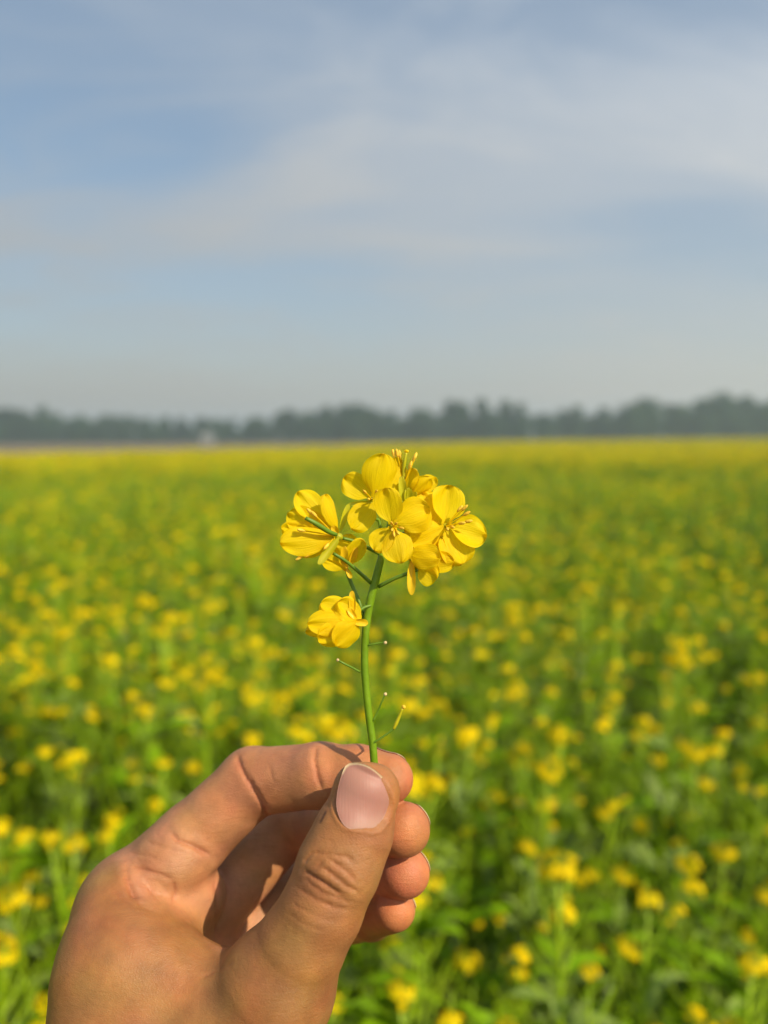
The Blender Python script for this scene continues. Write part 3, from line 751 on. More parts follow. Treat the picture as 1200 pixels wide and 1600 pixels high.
def petal(parent, z, b, t, w, face=(0, 0, -1), name='petal', mat='petal', **kw):
    mm = MMZ2 if z is Z2 else MMZ3
    mb = MB(); mb.add(*petal_geo(pt(z, b[:2], b[2]), pt(z, t[:2], t[2]), w * mm, face=face, **kw))
    o_ = part(name, mb, [M[mat]], parent)
    nu, nv = kw.get('nu', 14), kw.get('nv', 18)
    uv = np.array([(-1 + 2 * j / nu + prng_off[0], i / nv + prng_off[0] * 3, prng_off[0]) for i in range(nv + 1) for j in range(nu + 1)], np.float32); prng_off[0] += 3.7
    a_ = o_.data.attributes.new('petal_pos', 'FLOAT_VECTOR', 'POINT'); a_.data.foreach_set('vector', uv.ravel())
    return o_
prng_off = [0.0]
def flower(z, c, r_=0.75, axis=(0, 0, -1), mat='green_sepal'):
    mb = MB(); C = pt(z, c[:2], c[2]); mb.add(*ellipsoid(C, (r_, r_, r_ * 1.25), axis, 12, 8))
    return part('flower', mb, [M[mat]], sprig)
def stamen(fl, z, b, t, size=1.0):
    P = S_(z, b, ((b[0] + t[0]) / 2 + 3, (b[1] + t[1]) / 2, (b[2] + t[2]) / 2), t); mb = MB()
    v, f = tube(spline(P, 6), 0.16, 6); mb.add(v, f, 0)
    d = P[-1] - P[0]; mb.add(*ellipsoid(P[-1], (0.36 * size, 0.36 * size, 0.95 * size), d, 8, 8), 1)
    return part('stamen', mb, [M['petal'], M['anther']], fl)
def sepal(fl, z, b, t, w, mat='sepal', face=(0, 0, -1)):
    return petal(fl, z, b, t, w, face=face, name='sepal', mat=mat, cup=0.35, claw=0.05, ruffle=0.02, bend=0.06, nu=8, nv=12)

# top flower
f_ = flower(Z2, (535, 300, -1))
petal(f_, Z2, (560, 275, 0), (690, 95, 3), 120, face=(0.2, 0.5, -1), cup=-0.1)
petal(f_, Z2, (535, 292, -1), (392, 185, -1), 140, face=(-0.25, 0.1, -1), cup=0.14, bend=0.10)
petal(f_, Z2, (545, 290, -2), (600, 62, -3.5), 178, face=(0.25, -0.1, -1), cup=-0.16, bend=0.14)
petal(f_, Z2, (550, 318, -1), (430, 455, -4), 140, face=(-0.2, -0.35, -1), cup=0.10, bend=0.10)
stamen(f_, Z2, (535, 300, -2), (500, 262, -5)); stamen(f_, Z2, (540, 300, -2), (560, 262, -6)); stamen(f_, Z2, (530, 300, -2), (520, 300, -6), 1.1)
stamen(f_, Z2, (540, 300, -2), (566, 292, -5)); sepal(f_, Z2, (372, 468, -2), (418, 322, -2), 32, 'green_sepal'); sepal(f_, Z2, (540, 315, -1.5), (414, 326, -2), 22, 'green_sepal')
# pale bud behind it
mb = MB(); mb.add(*ellipsoid(pt(Z2, (512, 125), 5), (1.0, 1.0, 1.35), (0.1, 1, 0), 12, 8)); b_ = part('bud', mb, [M['petal']], sprig)
tube_part('bud_stalk', S_(Z2, (510, 145, 5), (498, 170, 5), (530, 230, 5), (600, 290, 4)), [0.3, 0.3], M['pedicel'], b_)
# side-on flower with tall stamens
f_ = flower(Z2, (716, 292, 2), 0.9, (0.1, 1, 0))
petal(f_, Z2, (690, 290, 3), (680, 115, 4), 90, face=(-0.3, 0, -1), cup=0.1)
petal(f_, Z2, (715, 290, 2), (760, 140, 1), 130, face=(-0.6, 0.1, -0.8), cup=0.2, bend=0.16)
petal(f_, Z2, (740, 285, 1), (838, 185, 0), 120, face=(0.7, -0.1, -0.7), cup=-0.18)
petal(f_, Z2, (755, 270, 3), (872, 190, 4), 95, face=(0.1, 0.3, -1), cup=0.12)
sepal(f_, Z2, (705, 320, 0), (690, 180, -1), 42, 'green_sepal'); sepal(f_, Z2, (722, 318, 0), (732, 240, -1), 44, 'green_sepal'); sepal(f_, Z2, (742, 305, 1), (765, 262, 0), 34, 'green_sepal')
for a, b in (((690, 230, 2), (650, 62, 2)), ((700, 230, 2), (668, 60, 1.5)), ((702, 210, 2), (682, 66, 2)), ((705, 220, 1), (737, 122, 0)), ((712, 200, 1), (762, 78, 1)), ((710, 210, 1), (755, 92, 1.5))):
    stamen(f_, Z2, a, b, 1.25)
p_ = tube_part('pistil', S_(Z2, (704, 220, 2), (703, 150, 1.5), (708, 100, 1), (716, 58, 1)), [0.55, 0.5, 0.34], M['green_sepal'], f_)
mb = MB(); mb.add(*ellipsoid(pt(Z2, (718, 50), 1), (0.62, 0.62, 0.42), (0.1, 1, 0), 10, 6)); o2 = part('stigma', mb, [M['petal']], f_)
# right flower
f_ = flower(Z2, (920, 440, -1), 0.8, (0.5, 0.1, -1))
petal(f_, Z2, (905, 440, 1), (800, 268, 2), 150, face=(0.2, 0.5, -1), cup=0.1)
petal(f_, Z2, (915, 430, 0), (945, 228, 1), 190, face=(0.25, 0.1, -1), cup=0.16, bend=0.08)
petal(f_, Z2, (935, 440, -1), (1132, 500, -1), 170, face=(0.3, 0.35, -1), cup=0.22, bend=0.10)
petal(f_, Z2, (920, 450, -1), (1008, 640, -3), 190, face=(0.35, 0.1, -1), cup=0.10, ruffle=0.10)
petal(f_, Z2, (915, 445, -2), (742, 540, -4), 210, face=(0.1, -0.2, -1), cup=-0.12, bend=0.10)
petal(f_, Z2, (890, 430, 1), (705, 455, -2), 190, face=(0.3, 0.1, -1), cup=0.10)
petal(f_, Z2, (870, 400, 2), (745, 300, 1), 150, face=(0.3, 0.3, -1), cup=-0.10)
petal(f_, Z2, (905, 470, -1), (880, 655, -2), 170, face=(0.3, -0.1, -1), cup=0.12)
for b in ((1020, 345, -4), (1030, 375, -4), (995, 350, -3), (1005, 425, -5), (1040, 415, -4), (955, 445, -5), (930, 455, -6)):
    stamen(f_, Z2, (922, 438, -2), b, 1.2)
# lower right flower, hanging
f_ = flower(Z2, (765, 648, -3), 0.8, (0.7, 0.1, -0.4))
petal(f_, Z2, (770, 620, -1), (905, 500, -2), 150, face=(0, 0.3, -1), cup=0.1)
petal(f_, Z2, (790, 645, -3), (965, 620, -4), 110, face=(0.1, 0.1, -1), cup=0.25, ruffle=0.09)
petal(f_, Z2, (775, 650, -4), (878, 712, -5), 130, face=(0.1, -0.4, -1), cup=0.14)
petal(f_, Z2, (735, 585, -5), (892, 610, -8), 135, face=(-0.15, 0.2, -1), cup=-0.14, bend=0.12, claw=0.05)
sepal(f_, Z2, (745, 620, -4), (744, 800, -4.5), 44, 'sepal', (-0.2, 0, -1)); sepal(f_, Z2, (750, 640, -3), (735, 590, -5), 30, 'green_sepal')
# front flower
f_ = flower(Z2, (645, 440, -6), 0.7)
petal(f_, Z2, (655, 425, -6), (842, 355, -6), 190, face=(0.1, 0.3, -1), cup=-0.10, bend=0.12)
petal(f_, Z2, (640, 430, -6), (610, 240, -7), 150, face=(-0.2, 0.25, -1), cup=0.12)
petal(f_, Z2, (635, 445, -6), (556, 572, -8), 125, face=(-0.35, -0.1, -1), cup=0.16)
petal(f_, Z2, (650, 450, -7), (688, 632, -9), 160, face=(0.1, -0.25, -1), cup=-0.10)
for b in ((640, 425, -9), (642, 458, -9.5), (690, 450, -9), (672, 474, -9), (662, 428, -9), (652, 480, -8.5)):
    stamen(f_, Z2, (646, 440, -7), b, 1.0)
# left flower seen from the side
f_ = flower(Z2, (362, 495, -4), 1.0, (-1, 0.3, -0.2))
petal(f_, Z2, (330, 470, -2), (150, 262, -1), 150, face=(0.3, 0.2, -1), cup=0.18)
petal(f_, Z2, (362, 470, -4), (284, 276, -5), 105, face=(0.8, 0.2, -0.65), cup=-0.22, bend=0.14)
petal(f_, Z2, (335, 485, -4), (100, 375, -2), 150, face=(-0.1, 0.2, -1), cup=0.12)
petal(f_, Z2, (345, 500, -5), (58, 530, -8), 150, face=(0, 0.25, -1), cup=-0.16, bend=0.14, ruffle=0.09)
petal(f_, Z2, (340, 505, -4), (66, 450, -3), 110, face=(0.1, 0.4, -1), cup=0.18, ruffle=0.12)
petal(f_, Z2, (355, 510, -3), (150, 585, -3), 80, face=(0.1, -0.4, -1), cup=0.2, ruffle=0.12)
sepal(f_, Z2, (365, 500, -5), (258, 640, -7), 44, 'green_sepal'); sepal(f_, Z2, (352, 510, -5), (300, 605, -6), 36, 'sepal'); sepal(f_, Z2, (360, 480, -5), (330, 440, -6), 36, 'sepal')
tube_part('pistil', S_(Z2, (352, 485, -6), (310, 468, -8), (250, 430, -10), (192, 398, -11)), [0.5, 0.62, 0.62, 0.5], M['pedicel'], f_)
for b in ((235, 378, -7), (215, 365, -6), (160, 605, -7), (205, 590, -7), (170, 462, -9), (300, 545, -7)):
    stamen(f_, Z2, (345, 490, -5), b, 1.25)
# small flower under it
f_ = flower(Z2, (398, 655, -1), 0.8, (0.1, 1, 0), 'sepal')
petal(f_, Z2, (395, 645, -2), (492, 510, -3), 95, face=(0.2, 0.1, -1), cup=0.2)
petal(f_, Z2, (392, 648, -2), (330, 545, -3), 100, face=(-0.3, 0, -1), cup=0.15)
petal(f_, Z2, (400, 640, -1), (420, 480, 0), 110, face=(0.2, 0.2, -1), cup=0.15)
petal(f_, Z2, (402, 660, -2), (276, 630, -4), 62, face=(0, 0.4, -1), cup=-0.2)
sepal(f_, Z2, (425, 645, -2), (458, 552, -3), 34); sepal(f_, Z2, (392, 655, -3), (395, 545, -5), 40); sepal(f_, Z2, (405, 660, -2), (430, 712, -2), 26)
# drooping flower lower on the stalk
f_ = flower(Z3, (545, 318, -4), 0.8, (-1, -0.1, -0.1), 'sepal')
petal(f_, Z3, (570, 320, -3), (275, 205, -4), 200, face=(-0.1, 0.4, -1), cup=-0.10, bend=0.08, ruffle=0.12, claw=0.1)
petal(f_, Z3, (570, 310, -4), (400, 190, -5), 170, face=(0.2, 0.3, -1), cup=0.10, bend=0.05, ruffle=0.16, claw=0.1)
petal(f_, Z3, (565, 325, -5), (186, 345, -6), 190, face=(0.05, 0.25, -1), cup=-0.14, bend=0.10, ruffle=0.10, claw=0.08)
petal(f_, Z3, (560, 330, -4), (172, 405, -5), 120, face=(0, 0.0, -1), cup=0.12, bend=0.05, ruffle=0.14, claw=0.1)
petal(f_, Z3, (555, 330, -5), (265, 468, -6), 190, face=(0.0, -0.2, -1), cup=-0.08, bend=0.06, ruffle=0.10, claw=0.1)
petal(f_, Z3, (550, 330, -6), (388, 502, -7), 190, face=(0.1, -0.3, -1), cup=-0.12, bend=0.06, ruffle=0.10, claw=0.1)
sepal(f_, Z3, (512, 280, -4), (508, 105, -4), 48); sepal(f_, Z3, (515, 330, -6), (625, 338, -6), 52); sepal(f_, Z3, (540, 310, -5), (480, 235, -5), 44)

# ------------------------------------------------------------------ distant trees
def tree_meshes(seed, h, w, kind):
    r_ = np.random.default_rng(seed)
    tk = MB()
    bare = 0.22 if kind != 'palm' else 0.75
    top = np.array([r_.normal(0, 0.4), r_.normal(0, 0.4), h * 0.72])
    P = spline([(0, 0, -0.2), (top[0] * 0.3, top[1] * 0.3, h * 0.25), (top[0] * 0.7, top[1] * 0.7, h * 0.5), top], 8)
    tk.add(*tube(P, np.linspace(0.028 * h, 0.008 * h, 8), 7))
    lobes = []
    for k in range(9):
        z = h * r_.uniform(0.18, 0.88); a = r_.uniform(0, 6.28); rad = w * 0.5 * r_.uniform(0.25, 0.72) * (1.25 - 0.75 * z / h)
        c = np.array([math.cos(a) * rad, math.sin(a) * rad, z]); s0 = P[min(7, int(8 * max(0, (z - h * 0.15)) / (h * 0.72)))]
        tk.add(*tube(spline([s0, (s0 + c) / 2 + np.array([0, 0, -0.15]), c], 5), np.linspace(0.010 * h, 0.003 * h, 5), 5))
        lobes.append((c, w * r_.uniform(0.20, 0.32)))
    lobes.append((np.array([top[0], top[1], h * 0.88]), w * 0.2)); lobes.append((np.array([top[0], top[1], h * 0.66]), w * 0.34)); lobes.append((np.array([0, 0, h * 0.42]), w * 0.36)); lobes.append((np.array([0, 0, h * 0.2]), w * 0.36))
    n = 1900
    li = r_.integers(0, len(lobes), n)
    C = np.array([lobes[i][0] for i in li]); Rr = np.array([lobes[i][1] for i in li])
    d = r_.normal(size=(n, 3)); d /= np.linalg.norm(d, axis=1)[:, None]
    C = C + d * (Rr * r_.uniform(0.35, 1.08, n) ** 0.7)[:, None] * np.array([1, 1, 0.85])
    C[:, 2] = np.clip(C[:, 2], h * 0.08, h)
    nr = d + r_.normal(size=(n, 3)) * 0.6; nr /= np.linalg.norm(nr, axis=1)[:, None]
    a = np.cross(nr, r_.normal(size=(n, 3))); a /= np.linalg.norm(a, axis=1)[:, None]; b = np.cross(nr, a)
    sz = r_.uniform(0.22, 0.5, n)[:, None] * (h / 11)
    V = np.stack([C - a * sz, C - b * sz * 0.6, C + a * sz + nr * sz * 0.2, C + b * sz * 0.6], 1).reshape(-1, 3)
    cr = MB(); cr.add(V, [(4 * i, 4 * i + 1, 4 * i + 2, 4 * i + 3) for i in range(n)])
    return tk.build('trunk', [M['bark']]), cr.build('crown', [M['tree_leaf']], False)
TREE_KINDS = [
    ('tall_tree', 11.5, 6.0, 'tall narrow tree standing out of the hazy tree line'),
    ('round_tree', 9.0, 8.0, 'broad round-crowned tree in the hazy tree line'),
    ('dense_tree', 10.0, 6.8, 'dense dark tree in the hazy row beyond the fields'),
    ('low_tree', 7.0, 7.5, 'low spreading tree filling the foot of the hazy tree line'),
    ('slender_tree', 11.0, 4.4, 'slender loose-crowned tree among the hazy distant trees')]
TPROTO = [tree_meshes(40 + k, h, w, '') for k, (nm, h, w, lb) in enumerate(TREE_KINDS)]
SKY_X = [-700, -300, 0, 60, 110, 180, 230, 280, 330, 390, 440, 540, 600, 640, 690, 740, 800, 860, 920, 970, 1000, 1060, 1130, 1200, 1500, 1900]
SKY_Y = [640, 632, 633, 638, 638, 645, 650, 648, 646, 650, 643, 632, 640, 630, 631, 625, 631, 636, 639, 634, 618, 621, 617, 606, 606, 612]
trng = np.random.default_rng(77)
def plant_tree(px, D, kind=None, hs=1.0):
    top = np.interp(px, SKY_X, SKY_Y); hor = 687 - 8 * px / 1200
    H = ((hor - top) / FPX * D + CAM_H) * hs
    k = kind if kind is not None else int(trng.choice([0, 1, 2, 4], p=[0.3, 0.25, 0.3, 0.15]))
    nm, h0, w0, lb = TREE_KINDS[k]
    t = link(nm, None, loc=((px - 600) / FPX * D, D, 0), label=lb, cat='tree', group='trees along the far edge of the fields')
    s = H / h0; t.scale = (s * trng.uniform(0.9, 1.15), s * trng.uniform(0.9, 1.15), s); t.rotation_euler = (0, 0, trng.uniform(0, 6.28))
    link('trunk', TPROTO[k][0], parent=t); link('crown', TPROTO[k][1], parent=t)
for q in range(112): plant_tree(-420 + q * 18.2 + trng.uniform(-8, 8), trng.uniform(238, 252), hs=trng.choice([0.72, 0.84, 0.93, 1.04]) * trng.uniform(0.95, 1.05))
for q in range(110): plant_tree(-400 + q * 18.3 + trng.uniform(-7, 7), trng.uniform(233, 242), 3, hs=trng.uniform(0.45, 0.72))
for q in range(70): plant_tree(-420 + q * 29.5 + trng.uniform(-12, 12), trng.uniform(258, 275), hs=trng.uniform(0.72, 1.0))

for sgn in (-1, 1):
    for q in range(26): plant_tree(600 + sgn * (1010 + q * 38 + trng.uniform(-12, 12)), trng.uniform(238, 256), hs=trng.uniform(0.8, 1.05))

# small pale hut in front of the trees
hut_x, hut_y = (326 - 600) / FPX * 226, 226
M['plaster'] = rough_mat('plaster', (0.20, 0.215, 0.215), (0.28, 0.29, 0.28), 2.0, bump=0.1)
M['tin'] = rough_mat('tin', (0.24, 0.27, 0.28), (0.30, 0.33, 0.34), 1.2, 0.5, bump=0.1)
M['door'] = rough_mat('door_wood', (0.10, 0.10, 0.09), (0.16, 0.15, 0.12), 3.0)
hut = link('hut', None, loc=(hut_x, hut_y, 0), label='tiny pale hut with a pitched tin roof before the trees', cat='hut')
def boxm(x0, x1, y0, y1, z0, z1):
    v = [(x, y, z) for x in (x0, x1) for y in (y0, y1) for z in (z0, z1)]
    return v, [(0, 1, 3, 2), (4, 6, 7, 5), (0, 4, 5, 1), (2, 3, 7, 6), (0, 2, 6, 4), (1, 5, 7, 3)]
mb = MB(); mb.add(*boxm(-1.5, 1.5, -1.2, 1.2, 0, 2.3)); mb.add([(-1.5, -1.2, 2.3), (1.5, -1.2, 2.3), (0, -1.2, 3.3), (-1.5, 1.2, 2.3), (1.5, 1.2, 2.3), (0, 1.2, 3.3)], [(0, 1, 2), (5, 4, 3)])
link('wall', mb.build('wall', [M['plaster']], False), parent=hut)
mb = MB()
for sx in (-1, 1):
    mb.add([(0, -1.5, 3.40), (0, 1.5, 3.40), (sx * 1.9, 1.5, 2.13), (sx * 1.9, -1.5, 2.13), (0, -1.5, 3.46), (0, 1.5, 3.46), (sx * 1.92, 1.5, 2.2), (sx * 1.92, -1.5, 2.2)], [(0, 1, 2, 3), (7, 6, 5, 4), (0, 3, 7, 4), (1, 5, 6, 2), (3, 2, 6, 7)])
link('roof', mb.build('roof', [M['tin']], False), parent=hut)
mb = MB(); mb.add(*boxm(-0.4, 0.4, -1.24, -1.203, 0, 1.9)); link('door', mb.build('door', [M['door']], False), parent=hut)
mb = MB(); mb.add(*boxm(0.7, 1.2, -1.24, -1.203, 1.0, 1.6)); link('window', mb.build('window', [M['door']], False), parent=hut)

# ------------------------------------------------------------------ mustard plants
mrng = np.random.default_rng(21)
def leaf_mesh(L_, W, seed, mat, droop, wavy):
    r_ = np.random.default_rng(seed); nv = 7; v = []; f = []
    for i in range(nv + 1):
        t = i / nv; w = W * (math.sin(math.pi * min(1, t * 0.93 + 0.05)) ** 0.75) * (0.35 if t < 0.22 else 1.0) * (1 + 0.12 * r_.normal())
        x = L_ * t * (1 - 0.18 * droop * t); z = L_ * (0.35 * t - droop * 0.75 * t * t)
        for u in (-1, -0.5, 0, 0.5, 1):
            v.append((x + 0.02 * L_ * r_.normal() * abs(u), u * w * 0.5, z + abs(u) * w * 0.22 + wavy * W * r_.normal() * abs(u)))
    for i in range(nv):
        for j in range(4): a = i * 5 + j; f.append((a, a + 1, a + 6, a + 5))
    mb = MB(); mb.add(v, f); v2, f2 = tube([(L_ * t * (1 - 0.18 * droop * t), 0, L_ * (0.35 * t - droop * 0.75 * t * t) - 0.001) for t in np.linspace(0, 0.9, 5)], np.linspace(0.0022, 0.0007, 5), 4); mb.add(v2, f2)
    return mb.build('leaf', [M[mat]])
LEAVES = [leaf_mesh(0.12, 0.052, 1, 'leaf_pale', 0.7, 0.06), leaf_mesh(0.105, 0.044, 2, 'leaf', 0.8, 0.06), leaf_mesh(0.10, 0.030, 3, 'leaf', 0.45, 0.05),
          leaf_mesh(0.08, 0.022, 4, 'leaf_pale', 0.35, 0.05), leaf_mesh(0.14, 0.06, 5, 'leaf', 0.9, 0.07), leaf_mesh(0.09, 0.030, 6, 'leaf_pale', 0.6, 0.06)]
def head_mesh(seed, nf, rad):
    r_ = np.random.default_rng(seed); mb = MB()
    for k in range(nf):
        el = math.asin(r_.uniform(-0.25, 0.92)); az = k * 2.4 + r_.uniform(-0.3, 0.3)
        d = np.array([math.cos(az) * math.cos(el), math.sin(az) * math.cos(el), math.sin(el) * 0.75])
        c = d * rad * r_.uniform(0.75, 1.05) + np.array([0, 0, 0.012])
        mb.add(*tube([np.array([0, 0, -0.012 + 0.016 * k / nf]), c * 0.6, c], 0.0007, 3, False), 1)
        nn = d + np.array([0, 0, 0.45]) + r_.normal(size=3) * 0.2; nn /= np.linalg.norm(nn)
        a = np.cross(nn, r_.normal(size=3)); a /= np.linalg.norm(a); b = np.cross(nn, a)
        for q in range(4):
            th = q * math.pi / 2; e = a * math.cos(th) + b * math.sin(th); g = np.cross(nn, e); s = r_.uniform(0.0075, 0.0098)
            mb.add([c, c + e * s * 0.55 + g * s * 0.42 + nn * s * 0.15, c + e * s * 1.05 + g * s * 0.25 + nn * s * 0.08, c + e * s * 1.05 - g * s * 0.25 + nn * s * 0.05, c + e * s * 0.55 - g * s * 0.42 + nn * s * 0.18], [(0, 4, 3, 2, 1)], 0)
    for k in range(7):
        az = k * 2.4; rr = 0.0035 * math.sqrt(k); mb.add(*ellipsoid((rr * math.cos(az), rr * math.sin(az), 0.022 - 0.6 * rr), (0.0022, 0.0022, 0.0038), (0, 0, 1), 5, 4), 2)
    return mb.build('flower_head', [M['petal_field'], M['stem'], M['bud']], False)
HEADS = [head_mesh(60 + k, nf, rad) for k, (nf, rad) in enumerate([(15, 0.021), (12, 0.018), (18, 0.024), (9, 0.015), (14, 0.022), (7, 0.013)])]

def proto(seed, H, nb, nlow, nup, hsel):
    """one kind of plant: stem mesh + placed leaves and flower heads"""
    r_ = np.random.default_rng(seed); st = MB(); parts = []
    bend = r_.normal(0, 0.035, 2)
    main = spline([(0, 0, 0), (bend[0] * 0.3, bend[1] * 0.3, H * 0.35), (bend[0] * 0.8, bend[1] * 0.8, H * 0.7), (bend[0], bend[1], H)], 10)
    st.add(*tube(main, np.linspace(0.0042, 0.0019, 10), 5))
    ends = [(main[-1], main[-1] - main[-2])]
    az0 = r_.uniform(0, 6.28)
    for k in range(nb):
        i = r_.integers(4, 8); p = main[i]; az = az0 + k * 2.4 + r_.uniform(-0.4, 0.4); ht = H * r_.uniform(0.80, 1.0); sp = r_.uniform(0.05, 0.13)
        e = np.array([p[0] + math.cos(az) * sp, p[1] + math.sin(az) * sp, max(ht, p[2] + 0.08)])
        c = spline([p, p * 0.5 + e * 0.5 + np.array([math.cos(az), math.sin(az), -0.3]) * 0.018, e], 6)
        st.add(*tube(c, np.linspace(0.0026, 0.0014, 6), 4)); ends.append((c[-1], c[-1] - c[-2]))
        parts.append(('leaf', int(r_.choice([2, 3, 5])), p + 0, az, r_.uniform(0.8, 1.2), r_.uniform(-0.1, 0.4)))
    for (e, d) in ends:                                   # young pods and empty pedicels under each head
        for q in range(13):
            az = q * 2.4 + r_.uniform(0, 6); b = e - np.array([0, 0, 0.012 + 0.012 * q]); ln = r_.uniform(0.022, 0.040)
            st.add(*tube([b, b + np.array([math.cos(az) * ln * 0.6, math.sin(az) * ln * 0.6, ln * 0.5]), b + np.array([math.cos(az) * ln, math.sin(az) * ln, ln * 1.1])], 0.0013, 3, False))
    for k in range(nlow + 6):
        z = r_.uniform(0.18, 0.74) * H; az = r_.uniform(0, 6.28); parts.append(('leaf', int(r_.choice([0, 1, 4])), np.array([bend[0] * z / H * 0.8, bend[1] * z / H * 0.8, z]), az, r_.uniform(0.5, 0.85), r_.uniform(-0.2, 0.5)))
    for k in range(nup + 3):
        z = r_.uniform(0.62, 0.97) * H; az = r_.uniform(0, 6.28); parts.append(('leaf', int(r_.choice([2, 3, 5])), np.array([bend[0] * z / H, bend[1] * z / H, z]), az, r_.uniform(0.5, 0.95), r_.uniform(0.0, 0.8)))
    for k, (e, d) in enumerate(ends):
        if hsel[k % len(hsel)] is None: continue
        parts.append(('flower_head', hsel[k % len(hsel)], e, r_.uniform(0, 6.28), r_.uniform(0.52, 0.80), r_.normal(0, 0.2)))
    return st.build('stem', [M['stem']]), parts
PROTOS = [
    (proto(107, 0.84, 3, 8, 9, [None]), 'leafy green mustard plant without open flowers in the field'),
    (proto(101, 0.90, 2, 5, 7, [0, 1, 4]), 'mustard plant with three rounded yellow flower heads in the field'),
    (proto(102, 0.93, 4, 5, 7, [2, 1, 0, 4, 3]), 'bushy mustard plant with five crowded yellow flower heads in the field'),
    (proto(103, 0.86, 3, 7, 8, [1, None, 3, 5]), 'leafy mustard plant with three small flower heads and a bare side shoot'),
    (proto(104, 0.95, 1, 6, 8, [2, 5]), 'tall mustard plant with one large and one small flower head'),
    (proto(105, 0.82, 2, 8, 9, [5, None, None]), 'mostly leafy mustard plant with a single small yellow head'),
    (proto(106, 0.89, 3, 6, 7, [4, 0, 3, 1]), 'mustard plant with four spreading yellow flower heads in the field'),
    (proto(108, 0.93, 10, 2, 1, [2, 0, 4, 2, 1]), 'very bushy mustard plant covered in yellow flower heads in the field'),
]
def part_matrix(p):
    kind, i, loc, az, s, tilt = p
    return Matrix.Translation(Vector(loc)) @ Matrix.Rotation(az, 4, 'Z') @ Matrix.Rotation(-tilt, 4, 'Y') @ Matrix.Scale(s, 4)

def vnoise(x, y, s, seed):
    r_ = np.random.default_rng(seed); T = r_.random((64, 64)); x = x / s + 300; y = y / s + 300
    xi = np.floor(x).astype(int); yi = np.floor(y).astype(int); fx = x - xi; fy = y - yi; fx = fx * fx * (3 - 2 * fx); fy = fy * fy * (3 - 2 * fy)
    g = lambda a, b: T[a % 64, b % 64]
    return (g(xi, yi) * (1 - fx) + g(xi + 1, yi) * fx) * (1 - fy) + (g(xi, yi + 1) * (1 - fx) + g(xi + 1, yi + 1) * fx) * fy

def scatter(r0, r1, half_deg, dens, seed):
    r_ = np.random.default_rng(seed); area = R(2 * half_deg) / 2 * (r1 * r1 - r0 * r0); n = int(area * dens)
    rr = np.sqrt(r_.uniform(r0 * r0, r1 * r1, n)); th = r_.uniform(-R(half_deg), R(half_deg), n)
    return np.stack([rr * np.sin(th), rr * np.cos(th)], 1)
pts = np.concatenate([scatter(0.60, 3.2, 88, 72, 1), scatter(3.2, 12.0, 80, 46, 2), scatter(12, 30, 70, 22, 3), scatter(30, 125, 55, 7, 4)])
pts = pts[pts[:, 1] < edge_depth(pts[:, 0], pts[:, 1])]
x, y = pts.T; dist = np.hypot(x, y)
dn_ = 0.55 * vnoise(x, y, 0.9, 5) + 0.45 * vnoise(x, y, 0.33, 6)
leafy_zone = np.clip((x / np.maximum(y, .1) * 2.2 + 0.2), 0, 1) * np.clip((3.2 - y) / 2.0, 0, 1)
keep = (dn_ > 0.27 + 0.05 * leafy_zone) | (dist > 9)
bloom = vnoise(x, y, 1.3, 8) * 0.5 + vnoise(x, y, 7.0, 9) * 0.5 - 0.04 * leafy_zone + 0.12 * np.clip(-x / np.maximum(y, .1) * 2, -0.5, 1)
bloom = bloom - 0.04 + 0.14 * np.clip((2.6 - dist) / 1.2, 0, 1) - 0.06 * np.clip((dist - 2.5) / 1.5, 0, 1) - 0.52 * np.clip((dist - 4.2) / 2.5, 0, 1) * np.clip((19 - dist) / 5, 0, 1) + 1.3 * np.clip((dist - 14) / 6, 0, 1)
rnd = mrng.random(len(x)); sc = bloom + (rnd - 0.5) * 0.8
pi_ = np.select([sc > 1.0, sc > 0.72, sc > 0.52, sc > 0.38, sc > 0.24, sc > 0.12, sc > 0.0], [7, 2, 6, 1, 4, 3, 5], 0)
rot = mrng.uniform(0, 6.28, len(x)); scl = mrng.normal(0.96, 0.09, len(x)).clip(0.74, 1.13) * (0.94 + 0.1 * vnoise(x, y, 0.8, 10))
tilt = mrng.normal(0, 0.06, (len(x), 2))
x, y, dist, pi_, rot, scl, tilt = [a[keep] for a in (x, y, dist, pi_, rot, scl, tilt)]
# the 300 plants that show largest are individuals
top = np.stack([x, y, 0.85 * scl], 1) - np.array(CAM); B3 = np.array([list(_r), list(_u), list(_f)]); tc_ = top @ B3.T
tpx = 600 + FPX * tc_[:, 0] / np.maximum(tc_[:, 2], .05); tpy = 800 - FPX * tc_[:, 1] / np.maximum(tc_[:, 2], .05)
seen = (tc_[:, 2] > 0.3) & (tpx > -40) & (tpx < 1240) & (tpy < 1720)
seen &= ~((tpx > 150) & (tpx < 480) & (tpy > 1400))            # wholly behind the hand
order = np.argsort(np.where(seen, dist, 1e9)); near = order[:300]; is_near = np.zeros(len(x), bool); is_near[near] = True
for i in near:
    (stem_me, parts), lb = PROTOS[pi_[i]]
    o = link('mustard_plant', None, loc=(x[i], y[i], 0), label=lb, cat='plant', group='mustard plants growing in the field')
    o.rotation_euler = (tilt[i, 0], tilt[i, 1], rot[i]); o.scale = (scl[i],) * 3
    link('stem', stem_me, parent=o)
    for p in parts:
        c = link(p[0], (LEAVES if p[0] == 'leaf' else HEADS)[p[1]], parent=o); c.matrix_local = part_matrix(p)
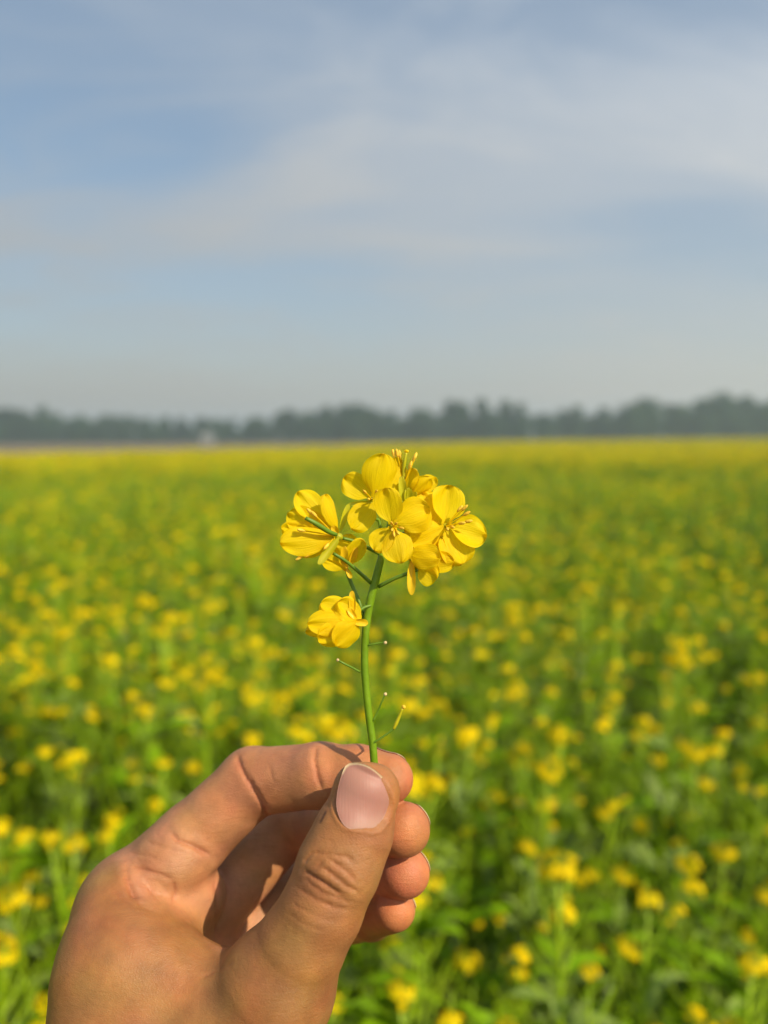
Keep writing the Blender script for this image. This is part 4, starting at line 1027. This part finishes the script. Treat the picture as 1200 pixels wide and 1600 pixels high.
# the rest of the field: one mass, instanced
def joined(k):
    (stem_me, parts), lb = PROTOS[k]; mats = [M['stem'], M['leaf'], M['leaf_pale'], M['petal_field'], M['bud']]; mb = MB()
    def add(me, mx):
        V = np.empty(len(me.vertices) * 3); me.vertices.foreach_get('co', V); V = V.reshape(-1, 3); A = np.array(mx)
        V = V @ A[:3, :3].T + A[:3, 3]; base = mb.n; mb.v.append(V); mb.n += len(V)
        for pl in me.polygons: mb.f.append(tuple(q + base for q in pl.vertices)); mb.m.append(mats.index(me.materials[pl.material_index]))
    add(stem_me, Matrix.Identity(4))
    for p in parts: add((LEAVES if p[0] == 'leaf' else HEADS)[p[1]], part_matrix(p))
    return bpy.data.objects.new('mustard_kind', mb.build('mustard_kind', mats, False))
kinds = [joined(k) for k in range(len(PROTOS))]
far = ~is_near
P = np.stack([x[far], y[far], np.zeros(far.sum())], 1)
wide = np.interp(dist[far], [5, 12, 18, 35], [1.0, 1.15, 1.7, 2.1])
me = bpy.data.meshes.new('mustard_field'); me.vertices.add(len(P)); me.vertices.foreach_set('co', P.astype(np.float32).ravel())
def attr(name, typ, val, key='value'):
    a = me.attributes.new(name, typ, 'POINT'); a.data.foreach_set(key, np.ascontiguousarray(val).ravel())
attr('kind_index', 'INT', pi_[far].astype(np.int32))
attr('turn', 'FLOAT_VECTOR', np.stack([tilt[far, 0], tilt[far, 1], rot[far]], 1).astype(np.float32), 'vector')
attr('size', 'FLOAT_VECTOR', np.stack([scl[far] * wide, scl[far] * wide, scl[far]], 1).astype(np.float32), 'vector')
field = link('mustard_field', me, kind='stuff', label='yellow flowering mustard field spreading to the far edge', cat='field')
gt = bpy.data.node_groups.new('field_scatter', 'GeometryNodeTree')
gt.interface.new_socket('Geometry', in_out='INPUT', socket_type='NodeSocketGeometry'); gt.interface.new_socket('Geometry', in_out='OUTPUT', socket_type='NodeSocketGeometry')
gi = gt.nodes.new('NodeGroupInput'); go = gt.nodes.new('NodeGroupOutput'); L = gt.links.new
jn = gt.nodes.new('GeometryNodeJoinGeometry'); infos = []
for k in kinds:
    oi = gt.nodes.new('GeometryNodeObjectInfo'); oi.inputs['Object'].default_value = k; oi.inputs['As Instance'].default_value = True; infos.append(oi)
for oi in reversed(infos): L(oi.outputs['Geometry'], jn.inputs[0])
ip = gt.nodes.new('GeometryNodeInstanceOnPoints'); L(gi.outputs[0], ip.inputs['Points']); L(jn.outputs[0], ip.inputs['Instance'])
ip.inputs['Pick Instance'].default_value = True
def named(n_, t_):
    a = gt.nodes.new('GeometryNodeInputNamedAttribute'); a.data_type = t_; a.inputs['Name'].default_value = n_
    return [s for s in a.outputs if s.enabled and s.name == 'Attribute'][0]
L(named('kind_index', 'INT'), ip.inputs['Instance Index']); L(named('turn', 'FLOAT_VECTOR'), ip.inputs['Rotation']); L(named('size', 'FLOAT_VECTOR'), ip.inputs['Scale'])
L(ip.outputs[0], go.inputs[0])
md = field.modifiers.new('scatter', 'NODES'); md.node_group = gt

# ------------------------------------------------------------------ haze
m, nt, out = mat_base('haze_air')
pv = N(nt, 'ShaderNodeVolumePrincipled'); pv.inputs['Color'].default_value = (0.70, 0.87, 0.96, 1); pv.inputs['Density'].default_value = 0.00115; pv.inputs['Anisotropy'].default_value = 0.2
nt.links.new(pv.outputs[0], out.inputs['Volume'])
mb = MB(); mb.add(*boxm(-1300, 1300, -1300, 1300, -1.0, 22.0))
link('haze', mb.build('haze', [m], False), kind='stuff', label='pale haze hanging over the fields and trees', cat='haze')
